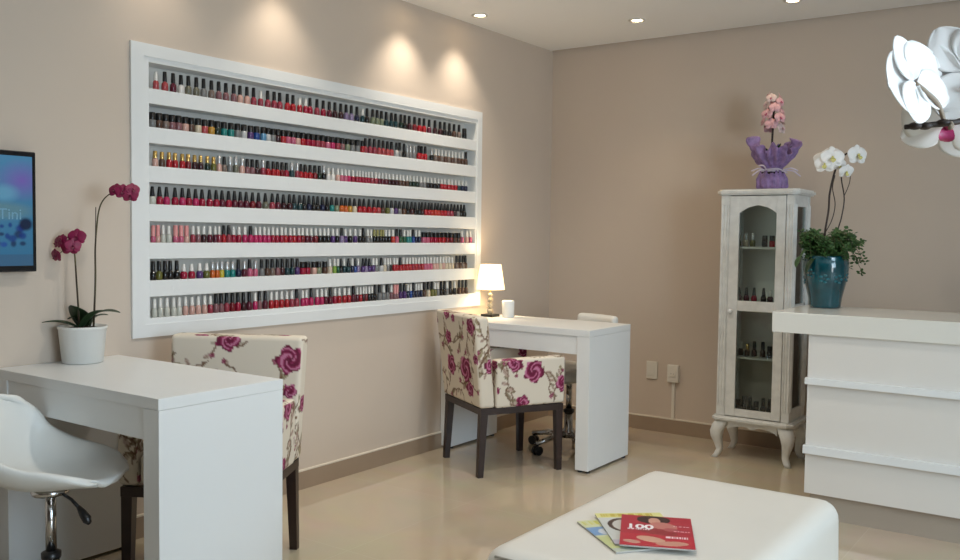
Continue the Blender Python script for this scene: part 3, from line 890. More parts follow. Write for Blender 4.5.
# ------------------------------------------------------------------ television
tv = thing('wall_mounted_television', 'wall mounted flat television showing a blue picture, cut by the left edge', 'television', (0.0, -4.04, 1.1))
obox('bezel', 0.012, 0.056, -0.375, 0.375, 0.0, 0.425, M['tvframe'], tv, 0.004)
obox('wall_bracket', 0.0005, 0.0115, -0.12, 0.12, 0.12, 0.30, M['blackp'], tv)
sw, shh = 0.722, 0.385
bm = bmesh.new()
nx, nz = 240, 130
surf(bm, lambda u, v: (0.0568, -sw / 2 + u * sw, 0.022 + v * shh), nx, nz)
vs = np.array([v.co[:] for v in bm.verts])
scr = fin('screen', bm, M['screen'], tv, False)
u_ = (vs[:, 1] + sw / 2) / sw; v_ = (vs[:, 2] - 0.022) / shh
base_ = np.outer(1 - v_, lc(60, 132, 176)) + np.outer(v_, lc(90, 160, 206))
cs = base_.copy()
def blob(cx, cy, rx, ry, c, soft=0.3, k=1.0):
    d = np.hypot((u_ - cx) / rx, (v_ - cy) / ry)
    a = np.clip((1 - d) / soft, 0, 1)[:, None] * k
    cs[:] = cs * (1 - a) + c * a
blob(0.95, 0.78, 0.14, 0.2, lc(140, 110, 210), 1.0, 0.9)
blob(0.86, 0.66, 0.09, 0.1, lc(120, 190, 225), 0.6, 0.8)
blob(0.84, 0.5, 0.2, 0.1, lc(112, 160, 176), 0.5, 0.9)
rn = random.Random(4)
for k in range(26):
    blob(rn.uniform(0.72, 0.95), rn.uniform(0.16, 0.38), rn.uniform(0.012, 0.03), rn.uniform(0.02, 0.05), rn.choice([lc(24, 62, 150), lc(40, 84, 180), lc(22, 40, 92)]), 0.5, 0.8)
blob(0.965, 0.38, 0.04, 0.07, lc(14, 30, 70), 0.4, 0.95)
cs[v_ < 0.10] = lc(70, 120, 160)
set_cols(scr.data, np.concatenate([cs, np.ones((len(cs), 1))], 1))
text('screen_lettering', 'Tini', 0.055, M['tvtext'], tv, (0.0572, 0.238, 0.185), (PI / 2, 0, PI / 2))
# ------------------------------------------------------------------ flowers
RH = Vector((0.816, 0.578, 0.0))       # a horizontal direction used to lean stems and fan leaves
FH = Vector((-0.577, 0.816, 0.0))
ZV = Vector((0, 0, 1))

def frame_from(nrm, up):
    z = Vector(nrm).normalized()
    y = (Vector(up) - z * Vector(up).dot(z)).normalized()
    x = y.cross(z)
    m = Matrix((x, y, z)).transposed().to_4x4()
    return m

def orchid(parent, pos, nrm, up, size, pm, lm, name='flower', ls=1.0, nu=6, nv=7):
    """five tepals around a centre (one mesh) with a lip of its own"""
    bm = bmesh.new()
    s = size / 2
    def tepal(ang, L, W, bend, z0, sharp):
        def f(u, v):
            v = 0.5 - 0.5 * math.cos(PI * v)
            w = W * max(0.05, math.sin(PI * min(0.995, max(0.004, v)) ** sharp) ** 0.55)
            a = (2 * u - 1)
            r = L * (0.06 + 0.94 * v)
            x, y = a * w, r
            z = z0 + bend * v * v * L - 0.10 * W * a * a + 0.02 * L * math.sin(5 * v + a * 3)
            c, sn = math.cos(ang), math.sin(ang)
            return Vector((x * c - y * sn, x * sn + y * c, z))
        surf(bm, f, nu, nv)
    for a in (0, 2.25, -2.25):
        tepal(a, s * 0.95, s * 0.42, -0.06, -0.02 * s, 0.85)
    for a in (1.32, -1.32):
        tepal(a, s * 1.0, s * 0.66, -0.07, 0.02 * s, 0.72)
    o = fin(name, bm, pm, parent, True)
    solid(o, max(0.0006, size * 0.012), 0, 0.0)
    m = frame_from(nrm, up)
    m.translation = Vector(pos)
    o.matrix_basis = m
    bm = bmesh.new()
    def lipf(u, v):
        a = 2 * u - 1
        w = s * 0.22 * math.sin(PI * (0.12 + 0.82 * v)) ** 0.8
        return Vector((a * w, -s * (0.02 + 0.42 * v), s * (0.10 + 0.32 * math.sin(v * 2.6)) - 0.25 * w * (1 - a * a)))
    surf(bm, lipf, 6, 6)
    bmesh.ops.create_icosphere(bm, subdivisions=2, radius=s * 0.13, matrix=Matrix.Translation((0, 0.02 * s, s * 0.16)) @ Matrix.Diagonal((0.8, 1.0, 1.3, 1)))
    bmesh.ops.scale(bm, vec=(ls, ls, ls), verts=bm.verts[:])
    l = fin('lip', bm, lm, o, True)
    return o

def leaf(parent, base, tip, width, m, droop=0.0, name='leaf', fold=0.25, n=10):
    base, tip = Vector(base), Vector(tip)
    d = tip - base
    side = d.cross(ZV)
    side = side.normalized() if side.length > 1e-6 else Vector((1, 0, 0))
    nup = side.cross(d).normalized()
    if nup.z < 0: nup = -nup
    bm = bmesh.new()
    def f(u, v):
        a = 2 * u - 1
        w = width * 0.5 * (math.sin(PI * (0.08 + 0.92 * v) ** 0.9) ** 0.7 if v < 1 else 0.0) + 0.001
        return base + d * v + nup * (droop * math.sin(PI * v)) + side * (a * w) + nup * (abs(a) * w * fold)
    surf(bm, f, 6, n)
    o = fin(name, bm, m, parent, True)
    solid(o, 0.0022, 1, 0.0)
    return o

def local(t, v):
    return Vector(v) - t.location

# ------------------------------------------------------------------ magenta orchid in the white pot
px, py, pz = 0.0925, -3.515, 0.76
t = thing('potted_orchid', 'magenta orchid in a white pot on the left foreground desk', 'potted plant', (px, py, pz))
bm = bmesh.new()
lathe(bm, [(0.066, 0.0005), (0.071, 0.003), (0.0835, 0.126), (0.0865, 0.128), (0.0865, 0.136), (0.0815, 0.137), (0.079, 0.118), (0.02, 0.117)], 36)
fin('pot', bm, M['potwhite'], t, True)
bm = bmesh.new()
lathe(bm, [(0.078, 0.118), (0.07, 0.126), (0.045, 0.131), (0.012, 0.133)], 24)
fin('bark', bm, M['soil'], t, True)
def L1(a, z, d=0.0):
    v = RH * a + FH * d + ZV * z
    v.x = max(v.x, 0.006 - px)
    return v
s1 = spline([L1(-.008, .125, -.01), L1(-.010, .20, -.01), L1(-.016, .30, -.01), L1(-.022, .40, -.01), L1(-.032, .455, -.012), L1(-.055, .465, -.015)], 6)
bm = bmesh.new(); tube(bm, s1, [0.004 - 0.0018 * i / len(s1) for i in range(len(s1))], 8)
for q in ((L1(-.022, .40, -.01), L1(-.005, .455, -.02)), (L1(-.03, .45, -.012), L1(-.075, .44, -.02)), (L1(-.028, .44, -.012), L1(-.07, .405, -.02))):
    tube(bm, [q[0], (q[0] + q[1]) / 2 + ZV * .006, q[1]], 0.0016, 6)
fin('flower_stem', bm, M['stem'], t, True)
s2 = spline([L1(.045, .125, -.01), L1(.050, .22, -.01), L1(.054, .32, -.01), L1(.054, .42, -.01), L1(.060, .50, -.01), L1(.070, .565, -.012), L1(.090, .605, -.015), L1(.125, .628, -.02), L1(.185, .632, -.02)], 6)
bm = bmesh.new(); tube(bm, s2, [0.004 - 0.0022 * i / len(s2) for i in range(len(s2))], 8)
fin('flower_stem', bm, M['stem'], t, True)
bm = bmesh.new()
tube(bm, [L1(-.004, .12, -.016), L1(-.016, .36, -.016)], 0.0018, 6)
tube(bm, [L1(.050, .12, -.016), L1(.060, .575, -.016)], 0.0018, 6)
fin('support_stick', bm, M['stem_dark'], t)
for (a, z, d, na, nz, sz) in [(-.004, .465, -.03, .2, .1, .066), (-.030, .425, -.034, .1, -.25, .066), (-.012, .432, -.045, .6, 0, .06), (-.078, .445, -.025, -.8, .2, .055), (-.082, .395, -.03, -.6, -.3, .056), (-.06, .455, -.03, -.3, .3, .045),
                              (.140, .637, -.035, -.2, .3, .058), (.168, .632, -.035, .3, .2, .062), (.192, .618, -.03, .5, -.4, .06), (.20, .64, -.025, .9, .3, .055)]:
    orchid(t, L1(a, z, d), RH * na - FH * 1.0 + ZV * nz, ZV, sz, M['magenta'], M['magenta_dark'])
leaf(t, L1(-.01, .125, 0), L1(-.145, .150, -.03), .05, M['leaf'], .012)
leaf(t, L1(-.01, .128, .02), L1(-.03, .215, -.03), .10, M['leaf'], .012, fold=.1)
leaf(t, L1(.0, .128, -.01), L1(.158, .190, -.04), .072, M['leaf'], .03)
leaf(t, L1(.02, .128, .02), L1(.085, .175, .03), .05, M['leaf'], .02)
leaf(t, L1(-.005, .128, .02), L1(-.085, .155, .05), .045, M['leaf'], .02)

# ------------------------------------------------------------------ table lamp and canister
lx, ly = 0.128, -0.905
t = thing('table_lamp', 'small lit table lamp with pale shade and glass ball stem on the far desk', 'lamp', (lx, ly, 0.76))
bm = bmesh.new()
box(bm, -.042, .042, -.042, .042, 0.0003, .016, .003)
fin('base', bm, M['blackp'], t)
bm = bmesh.new()
for z, r in ((.034, .019), (.068, .0175), (.1, .0165), (.13, .0155)):
    bmesh.ops.create_uvsphere(bm, u_segments=16, v_segments=10, radius=r, matrix=Matrix.Translation((0, 0, z)))
fin('glass_stem', bm, M['lampglass'], t, True)
bm = bmesh.new(); lathe(bm, [(.006, .143), (.006, .19)], 10); lathe(bm, [(.013, .17), (.013, .2)], 12)
fin('socket', bm, M['gold'], t, True)
bm = bmesh.new()
lathe(bm, [(.086, .165), (.062, .315)], 40, cap=False)
sh = fin('lamp_shade', bm, M['shade'], t, True)
solid(sh, 0.0025, 0, 0.0)
bm = bmesh.new()
for a in (0, 2.094, 4.189):
    tube(bm, [(0.006 * math.cos(a), .006 * math.sin(a), .298), (.0635 * math.cos(a), .0635 * math.sin(a), .302)], .0015, 6)
tube(bm, [(0, 0, .19), (0, 0, .30)], .003, 6)
fin('shade_carrier', bm, M['gold'], t)
bl = bpy.data.lights.new('lamp_bulb', 'POINT'); bl.energy = 7.0; bl.color = (1.0, 0.76, 0.46); bl.shadow_soft_size = 0.03
bo = bpy.data.objects.new('lamp_bulb', bl); COL.objects.link(bo); bo.location = (lx, ly, 0.76 + .24)

bm = bmesh.new()
lathe(bm, [(.030, .0003), (.036, .003), (.037, .095), (.034, .101), (.028, .102), (.027, .099), (.01, .099)], 28)
o = fin('canister', bm, M['white'], None, True, (0.245, -0.885, 0.76))
tag(o, 'small white round canister on the far desk, right of the lit lamp', 'canister')

# ------------------------------------------------------------------ ottoman
OX0, OX1, OY0, OY1, OZ = 1.868, 2.538, -3.475, -2.408, 0.43
t = thing('ottoman', 'large white leather ottoman with rounded edges in the foreground', 'ottoman', ((OX0 + OX1) / 2, (OY0 + OY1) / 2, 0))
def puff(p):
    k = max(0.0, p.z / 0.19)
    return (p.x * (1 - 0.012 * k), p.y * (1 - 0.008 * k), p.z)
bm, _ = gridbox(OX1 - OX0, OY1 - OY0, 0.385, 0.02, 0.055, puff)
fin('body', bm, M['leather'], t, True, (0, 0, 0.0475 + 0.19), fix=False).location.z = OZ - 0.1925
hx, hy = (OX1 - OX0) / 2, (OY1 - OY0) / 2
bm = bmesh.new()
tube(bm, [(-hx + .05, -hy + .012, OZ - .018), (hx - .05, -hy + .012, OZ - .018)], .0035, 8)
fin('piping', bm, M['piping'], t, True)
for sx in (-1, 1):
    for sy in (-1, 1):
        bm = bmesh.new(); lathe(bm, [(.018, 0), (.026, .06)], 16, sx * (hx - .08), sy * (hy - .08), 0)
        fin('leg', bm, M['wood'], t)

# ------------------------------------------------------------------ magazines
MW, MH = 0.195, 0.26
def magazine(label, loc, rz, paint, extra=None):
    t = thing('magazine', label, 'magazine', loc, rz, 'magazines on the ottoman')
    obox('pages', -MW / 2 + .001, MW / 2 - .001, -MH / 2 + .001, MH / 2 - .001, 0.0004, 0.0042, M['paper'], t)
    bm = bmesh.new()
    nx, ny = 78, 100
    surf(bm, lambda u, v: (-MW / 2 + u * MW, -MH / 2 + v * MH, 0.0), nx, ny)
    for v in bm.verts: v.co.z = 0.0046
    r = bmesh.ops.extrude_face_region(bm, geom=bm.faces[:])
    for e in r['geom']:
        if isinstance(e, bmesh.types.BMVert): e.co.z = 0.0051
    o = fin('cover', bm, M['print'], t)
    n = len(o.data.vertices); co_ = np.empty(n * 3); o.data.vertices.foreach_get('co', co_); co_ = co_.reshape(-1, 3)
    u = co_[:, 0] / MW + .5; v = 1 - (co_[:, 1] / MH + .5)
    set_cols(o.data, np.concatenate([paint(u, v), np.ones((n, 1))], 1))
    bm = bmesh.new(); surf(bm, lambda a, b: (-MW / 2 + a * MW, -MH / 2 + b * MH, 0.0001), 2, 2)
    r = bmesh.ops.extrude_face_region(bm, geom=bm.faces[:])
    for e in r['geom']:
        if isinstance(e, bmesh.types.BMVert): e.co.z = 0.0004
    fin('back_cover', bm, M['paper'], t)
    if extra: extra(t)
    return t
def ell(c, u, v, cx, cy, rx, ry, col, ang=0.0):
    du, dv = (u - cx), (v - cy)
    a = du * math.cos(ang) + dv * math.sin(ang); b = -du * math.sin(ang) + dv * math.cos(ang)
    m = ((a / rx) ** 2 + (b / ry) ** 2 < 1)
    c[m] = col
def bars(c, u, v, x0, x1, y0, y1, col, seed, step=0.025):
    k = (u > x0) & (u < x1) & (v > y0) & (v < y1) & (np.sin(u / step * 6.28 + seed + 2.1 * np.sin(u * 60 + seed)) > -0.45)
    c[k] = col
def paint_red(u, v):
    c = np.tile(lc(176, 30, 56), (len(u), 1))
    c[(v > .62)] = lc(190, 34, 58)
    ell(c, u, v, .46, .13, .24, .14, lc(48, 22, 26))
    ell(c, u, v, .47, .17, .085, .11, lc(206, 150, 132))
    ell(c, u, v, .60, .34, .20, .13, lc(196, 120, 112), .3)
    ell(c, u, v, .50, .52, .30, .10, lc(150, 34, 50), .2)
    ell(c, u, v, .70, .44, .10, .06, lc(176, 80, 86))
    ell(c, u, v, .42, .78, .20, .085, lc(214, 162, 140), .25)
    ell(c, u, v, .70, .88, .22, .07, lc(206, 146, 128), -.1)
    ell(c, u, v, .16, .88, .12, .05, lc(206, 150, 134), .2)
    bars(c, u, v, .08, .40, .455, .49, lc(236, 210, 214), 1.0)
    bars(c, u, v, .74, .96, .30, .325, lc(236, 190, 198), 2.0)
    bars(c, u, v, .74, .96, .47, .50, lc(230, 160, 170), 3.0)
    bars(c, u, v, .62, .94, .66, .715, lc(244, 214, 220), 4.0)
    return c
def red_text(t):
    text('cover_headline', '100', 0.05, M['inkwhite'], t, (-0.083, 0.012, 0.0053), (0, 0, 0), 0.0001, bold=0.0016)
def paint_wed(u, v):
    c = np.tile(lc(206, 208, 204), (len(u), 1))
    c[v < .16] = lc(226, 222, 150)
    bars(c, u, v, .04, .9, .03, .13, lc(200, 180, 70), 0.5, .06)
    ell(c, u, v, .34, .42, .26, .24, lc(70, 52, 46))
    ell(c, u, v, .36, .43, .215, .20, lc(206, 204, 200))
    ell(c, u, v, .50, .62, .28, .12, lc(190, 160, 150), .5)
    c[v > .88] = lc(186, 180, 196)
    return c
def paint_blue(u, v):
    c = np.tile(lc(214, 216, 176), (len(u), 1))
    c[(v > .24) & (v < .5)] = lc(120, 160, 206)
    ell(c, u, v, .25, .40, .14, .10, lc(206, 214, 224))
    c[v > .55] = lc(204, 210, 150)
    bars(c, u, v, .05, .9, .04, .16, lc(206, 204, 90), 1.5, .05)
    ell(c, u, v, .3, .72, .2, .08, lc(226, 226, 200))
    c[v > .9] = lc(190, 196, 180)
    return c
magazine('pale green and blue magazine at the bottom of the pile, sticking out left', (2.144, -3.144, OZ + .0006), math.radians(52), paint_blue)
magazine('pale magazine with yellow title, in the middle of the pile under the red one', (2.154, -3.098, OZ + .0062), math.radians(40), paint_wed)
magazine('red magazine headlined 100, on top of the pile on the white ottoman', (2.214, -3.112, OZ + .0118), math.radians(25), paint_red, red_text)

# ------------------------------------------------------------------ reception counter
KX0, KX1, KY0, KY1 = 1.945, 4.3, -1.282, -0.72
KT, KB = 0.921, 0.829
t = thing('reception_counter', 'white reception counter with thick top and two ledges, at right', 'counter', (2.105, -1.26, 0))
ox, oy = t.location.x, t.location.y
obox('countertop', KX0 - ox, KX1 - ox, KY0 - oy, KY1 - oy, KB, KT, M['counter_top'], t, 0.002)
obox('front_panel', 0.0, KX1 - ox, -0.005, 0.03, 0.114, KB - .0005, M['white_panel'], t)
obox('end_panel', 0.0, 0.03, 0.0305, KY1 - oy - .03, 0.114, KB - .0005, M['white_panel'], t)
obox('back_panel', 0.03, KX1 - ox, KY1 - oy - .055, KY1 - oy - .03, 0.114, KB - .0005, M['white_panel'], t)
obox('ledge', -0.006, KX1 - ox, -0.03, -0.0055, .607, .636, M['white'], t, .001)
obox('ledge', -0.006, KX1 - ox, -0.03, -0.0055, .296, .332, M['white'], t, .001)
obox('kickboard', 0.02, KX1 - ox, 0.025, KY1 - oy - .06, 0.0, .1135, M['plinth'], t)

# ------------------------------------------------------------------ teal vase with white orchid and ivy
vx, vy = 2.062, -0.845
t = thing('potted_orchid', 'white orchid and trailing green ivy in a glazed teal vase on the counter', 'potted plant', (vx, vy, KT))
bm = bmesh.new()
lathe(bm, [(.066, .0004), (.072, .004), (.074, .014), (.078, .05), (.090, .10), (.101, .15), (.106, .195), (.105, .225), (.098, .243), (.100, .250), (.094, .252), (.090, .236), (.02, .23)], 40)
v_ = fin('vase', bm, M['teal'], t, True)
bm = bmesh.new()
rn = random.Random(9)
for k in range(9):      # raised flower pattern around the belly
    a0 = 2 * PI * k / 9; z0 = .15 + .02 * math.sin(k * 2.3)
    for j in range(5):
        a1 = 2 * PI * j / 5
        a = a0 + .17 * math.cos(a1); z = z0 + .017 * math.sin(a1)
        r = .101 + (z - .15) * .11
        bmesh.ops.create_icosphere(bm, subdivisions=1, radius=.010, matrix=Matrix.Translation((r * math.cos(a), r * math.sin(a), z)) @ Matrix.Rotation(a, 4, 'Z') @ Matrix.Diagonal((.25, 1.2, .7, 1)))
fin('raised_flowers', bm, M['teal_light'], v_, True)
bm = bmesh.new(); lathe(bm, [(.09, .236), (.05, .245), (.01, .247)], 20)
fin('soil', bm, M['soil'], t, True)
def L2(a, z, d=0.0): return RH * a + FH * d + ZV * z
st = [spline([L2(-.012, .24), L2(-.010, .36), L2(.004, .47), L2(.008, .56), L2(.035, .68), L2(.07, .735), L2(.095, .75)], 6),
      spline([L2(.03, .24), L2(.048, .36), L2(.068, .44), L2(.078, .53), L2(.062, .62), L2(.058, .70)], 6),
      spline([L2(.075, .535), L2(.10, .60), L2(.105, .65)], 5),
      spline([L2(.0, .24), L2(-.02, .33), L2(.02, .42), L2(.035, .5), L2(.02, .58), L2(.03, .64)], 6)]
for q, r in zip(st, (.0048, .0032, .002, .0024)):
    bm = bmesh.new(); tube(bm, q, r, 8); fin('flower_stem', bm, M['stem_dark'], t, True)
for (a, z, d, na, nz, sz) in [(-.032, .69, -.03, -.5, -.1, .10), (-.002, .72, -.045, -.2, .1, .112), (.012, .735, -.02, .1, .4, .104), (-.03, .72, .0, -.6, .5, .095),
                              (.122, .735, -.035, .25, .05, .108), (.070, .655, -.035, .15, -.5, .078), (.045, .69, -.01, .0, -.2, .07)]:
    orchid(t, L2(a, z, d), RH * na - FH + ZV * nz, ZV, sz, M['petal'], M['lip_yellow'])
leaf(t, L2(-.02, .24), L2(-.105, .335, -.03), .055, M['leaf'], .01)
leaf(t, L2(-.06, .25, -.03), L2(-.15, .235, -.05), .03, M['fern'], .035)
leaf(t, L2(-.145, .245, -.05), L2(-.165, .195, -.055), .04, M['fern'], .0)
leaf(t, L2(-.07, .245, -.05), L2(-.118, .165, -.065), .035, M['leaf'], .01)
bm = bmesh.new(); bs = bmesh.new()
rn = random.Random(12)
for k in range(64):
    az = rn.uniform(0, 2 * PI)
    ln = rn.uniform(.04, .13)
    right = max(0.0, math.cos(az))
    hang = right ** 2 * rn.uniform(.0, .17)
    b0 = Vector((.05 * math.cos(az), .05 * math.sin(az), .24))
    dirv = RH * math.cos(az) + FH * math.sin(az)
    b0 = dirv * .04 + ZV * .24
    top = b0 + dirv * ln * .55 + ZV * rn.uniform(.05, .13)
    reach = .06 + ln * (.95 if math.cos(az) > .2 else .5 if math.cos(az) > -.2 else .3)
    end = dirv * reach * 1.05 + ZV * (.27 + rn.uniform(-.03, .09) - hang)
    if hang > .08: end = end + dirv * .045
    path = spline([b0, top, end], 6)
    tube(bs, path, .0011, 5)
    for q in path[2::2]:
        for _ in range(3):
            c = q + Vector((rn.uniform(-.014, .014), rn.uniform(-.014, .014), rn.uniform(-.012, .012)))
            nn = Vector((rn.uniform(-.6, .6), rn.uniform(-.6, .6), 1)) - FH * rn.uniform(.2, 1.2)
            mt = frame_from(nn, Vector((rn.uniform(-1, 1), rn.uniform(-1, 1), rn.uniform(-1, .4)))); mt.translation = c
            s = rn.uniform(.012, .021)
            for a in (0, 1.9, -1.9):        # three rounded lobes per leaf
                pts = []
                for (r_, da) in ((.25, -.5), (.8, -.45), (1.15, -.15), (1.15, .15), (.8, .45), (.25, .5)):
                    pts.append(bm.verts.new(mt @ Vector((s * r_ * math.sin(a + da), s * r_ * math.cos(a + da), .12 * s * r_ * r_))))
                bm.faces.new(pts)
fo = fin('ivy_foliage', bm, M['fern'], t, False, fix=False)
solid(fo, .0008, 0, 0.0)
fin('ivy_stems', bs, M['stem'], t, True)

# ------------------------------------------------------------------ glass display cabinet
CX0, CX1, CY0, CY1 = 1.372, 1.784, -0.418, -0.125
t = thing('display_cabinet', 'narrow distressed white display cabinet with an arched glass door and curved legs', 'cabinet', ((CX0 + CX1) / 2, (CY0 + CY1) / 2, 0))
ox, oy = t.location.x, t.location.y
def cb(name, x0, x1, y0, y1, z0, z1, m, par=None, bev=0.0):
    p = par or t
    return obox(name, x0 - ox, x1 - ox, y0 - oy, y1 - oy, z0, z1, m, p, bev)
def slab(name, g, z0, z1, bev):
    bm = bmesh.new()
    x0, x1, y0, y1 = CX0 - g - ox, CX1 + g - ox, CY0 - g - oy, CY1 + min(g, .015) - oy
    c = .03
    prism(bm, [(x0 + c, y0), (x1 - c, y0), (x1, y0 + c), (x1, y1), (x0, y1), (x0, y0 + c)], z0, z1)
    es = [e for e in bm.edges if abs(e.verts[0].co.z - e.verts[1].co.z) < 1e-6]
    bmesh.ops.bevel(bm, geom=es, offset=bev, segments=3, affect='EDGES')
    return fin(name, bm, M['distress'], t)
slab('top', .024, 1.493, 1.525, .009)
slab('base_moulding', .024, .213, .243, .009)
def post(x0, x1, y0, y1):
    bm = bmesh.new()
    box(bm, x0 - ox, x1 - ox, y0 - oy, y1 - oy, .2435, 1.4925, .003)
    for k in range(3):      # reeded front
        xx = x0 + (x1 - x0) * (k + .5) / 3 - ox
        for yy in ((y0 - oy,) if y0 < -.3 else ()):
            tube(bm, [(xx, yy, .30), (xx, yy, 1.44)], .0052, 8)
    if x1 > 1.7:
        for k in range(2):
            yy = y0 + (y1 - y0) * (k + .5) / 2 - oy
            tube(bm, [(x1 - ox, yy, .30), (x1 - ox, yy, 1.44)], .0052, 8)
    return fin('corner_post', bm, M['distress'], t)
post(CX0, CX0 + .05, CY0, CY0 + .035)
post(CX1 - .046, CX1, CY0, CY0 + .035)
post(CX0, CX0 + .035, CY1 - .035, CY1)
post(CX1 - .035, CX1, CY1 - .035, CY1)
cb('back_panel', CX0 + .036, CX1 - .036, CY1 - .012, CY1 - .002, .2435, 1.4925, M['cab_in'])
for x in (CX0 + .004, CX1 - .022):
    f_ = cb('side_frame', x, x + .018, CY0 + .036, CY1 - .036, .2435, .31, M['distress'])
    bm = bmesh.new()
    box(bm, x - ox, x + .018 - ox, CY0 + .036 - oy, CY1 - .036 - oy, 1.43, 1.4925)
    box(bm, x - ox, x + .018 - ox, CY0 + .036 - oy, CY1 - .036 - oy, .86, .89)
    box(bm, x - ox, x + .018 - ox, CY0 + .036 - oy, CY0 + .062 - oy, .31, 1.43)
    box(bm, x - ox, x + .018 - ox, CY1 - .062 - oy, CY1 - .036 - oy, .31, 1.43)
    fin('side_frame', bm, M['distress'], t)
    cb('side_glass', x + .007, x + .010, CY0 + .0625, CY1 - .0625, .311, 1.429, M['pane'])
cb('floor_board', CX0 + .0365, CX1 - .0365, CY0 + .036, CY1 - .013, .2435, .262, M['cab_in'])
for z in (1.205, .893, .582):
    cb('shelf', CX0 + .0365, CX1 - .0365, CY0 + .042, CY1 - .013, z - .012, z, M['distress'])
# door with two panes, the upper one arched
dx0, dx1, dz0, dz1 = 1.424, 1.736, .248, 1.488
px0, px1 = 1.480, 1.686
dy0, dy1 = CY0 - .004, CY0 + .018
d = thing('door', '', '', (0, 0, 0)); del d['label']; del d['category']; d.parent = t
def db(bm, x0, x1, z0, z1, bev=.002):
    box(bm, x0 - ox, x1 - ox, dy0 - oy, dy1 - oy, z0, z1, bev)
bm = bmesh.new()
db(bm, dx0, px0, dz0, dz1); db(bm, px1, dx1, dz0, dz1)
db(bm, px0, px1, dz0, .290); db(bm, px0, px1, .845, .902)
arch = [(px0, 1.392), (px0 + .018, 1.406), (px0 + .05, 1.424), ((px0 + px1) / 2, 1.437), (px1 - .05, 1.424), (px1 - .018, 1.406), (px1, 1.392)]
prism(bm, [(a - ox, b) for a, b in arch] + [(px1 - ox, dz1), (px0 - ox, dz1)], dy0 - oy, dy1 - oy, 'y')
fin('door_frame', bm, M['distress'], d)
obox('glass', px0 + .0003 - ox, px1 - .0003 - ox, dy0 + .009 - oy, dy0 + .012 - oy, .2905, .8445, M['pane'], d)
bm = bmesh.new()
prism(bm, [(px0 + .0003 - ox, .9025), (px1 - .0003 - ox, .9025)] + [(a - ox, b - .0004) for a, b in reversed(arch)], dy0 + .009 - oy, dy0 + .012 - oy, 'y')
fin('glass', bm, M['pane'], d)
bm = bmesh.new()
lathe(bm, [(.006, 0), (.006, .012), (.013, .018), (.015, .026), (.012, .032), (.004, .035)], 18)
k_ = fin('knob', bm, M['white'], d, True)
k_.rotation_euler = (PI / 2, 0, 0); k_.location = (1.448 - ox, dy0 - oy, .84)
# cabriole legs and scalloped apron
for sx in (-1, 1):
    for sy in (-1, 1):
        cxx = (CX0 + .03 if sx < 0 else CX1 - .03) - ox
        cyy = (CY0 + .03 if sy < 0 else CY1 - .03) - oy
        pts = [(0.0, .2125), (.014, .19), (.032, .155), (.034, .12), (.022, .08), (.014, .045), (.026, .02), (.044, 0.0)]
        rr = [.038, .040, .037, .030, .0225, .018, .018, .017]
        dd = Vector((sx * .75, sy * .66, 0))
        if sy > 0: dd.y = .15
        pth = [Vector((cxx, cyy, z)) + dd * o_ for o_, z in pts]
        bm = bmesh.new()
        rings = []
        for p_, r_ in zip(pth, rr):
            rings.append([bm.verts.new(p_ + Vector((r_ * math.cos(a), r_ * math.sin(a), 0)) * (1.0 / max(abs(math.cos(a)), abs(math.sin(a))) ** .5)) for a in [2 * PI * i / 16 for i in range(16)]])
        for a, b in zip(rings[:-1], rings[1:]):
            for i in range(16):
                bm.faces.new((a[i], a[(i + 1) % 16], b[(i + 1) % 16], b[i]))
        bm.faces.new(rings[0]); bm.faces.new(rings[-1][::-1])
        fin('leg', bm, M['distress'], t, True)
def scallop(L, a0):
    pts = []
    for i in range(25):
        k = i / 24
        z = .163 + .030 * math.sin(PI * k) ** .5 - .016 * math.exp(-((k - .5) / .09) ** 2)
        pts.append((a0 + L * k, z))
    return pts
bm = bmesh.new()
prism(bm, scallop(CX1 - CX0 - .132, CX0 + .066 - ox) + [(CX1 - .066 - ox, .2125), (CX0 + .066 - ox, .2125)], CY0 + .008 - oy, CY0 + .026 - oy, 'y')
for x in (CX0 + .008, CX1 - .026):
    prism(bm, scallop(CY1 - CY0 - .132, CY0 + .066 - oy) + [(CY1 - .066 - oy, .2125), (CY0 + .066 - oy, .2125)], x - ox, x + .018 - ox, 'x')
fin('apron', bm, M['distress'], t)
# bottles inside
CAB = [(1.205, 'top', [(1.440, 'g', 'ol'), (1.482, 's', 'be'), (1.522, 's', 'ol'), (1.590, 'K', 'bk'), (1.632, 'K', 'rd')], -.31),
       (.893, 'second', [(1.452, 't', 'wi'), (1.494, 't', 'wi'), (1.538, 't', 'cr'), (1.592, 't', 'bk'), (1.630, 'w', 'bu')], -.31),
       (.582, 'third', [(1.470, 'c', 'ta'), (1.508, 'g', 'br'), (1.548, 'k', 'bu'), (1.596, 'k', 'br'), (1.636, 'K', 'bk')], -.31),
       (.262, 'bottom', [(1.462, 'K', 'bk'), (1.494, 'k', 'bk'), (1.532, 'k', 'bk'), (1.566, 'K', 'bk'), (1.606, 'k', 'bk'), (1.642, 'k', 'bk')], -.31)]
for z, nm, items, yy in CAB:
    for i, (x, k, c) in enumerate(items):
        me, mc = bottle_meshes(k, c)
        o = link('nail_polish_bottle', me, None, None, False, (x, yy, z + .0003))
        o.scale = (1.22, 1.22, 1.1 if k not in 'wK' else 1.05)
        tag(o, '%s nail polish bottle with %s cap, %s from left on cabinet %s shelf' % (POLISH[c][0], KINDS[k][3], ordinal(i + 1), nm),
            'nail polish', 'nail polish bottles inside the glass cabinet')
        link('cap', mc, None, o)

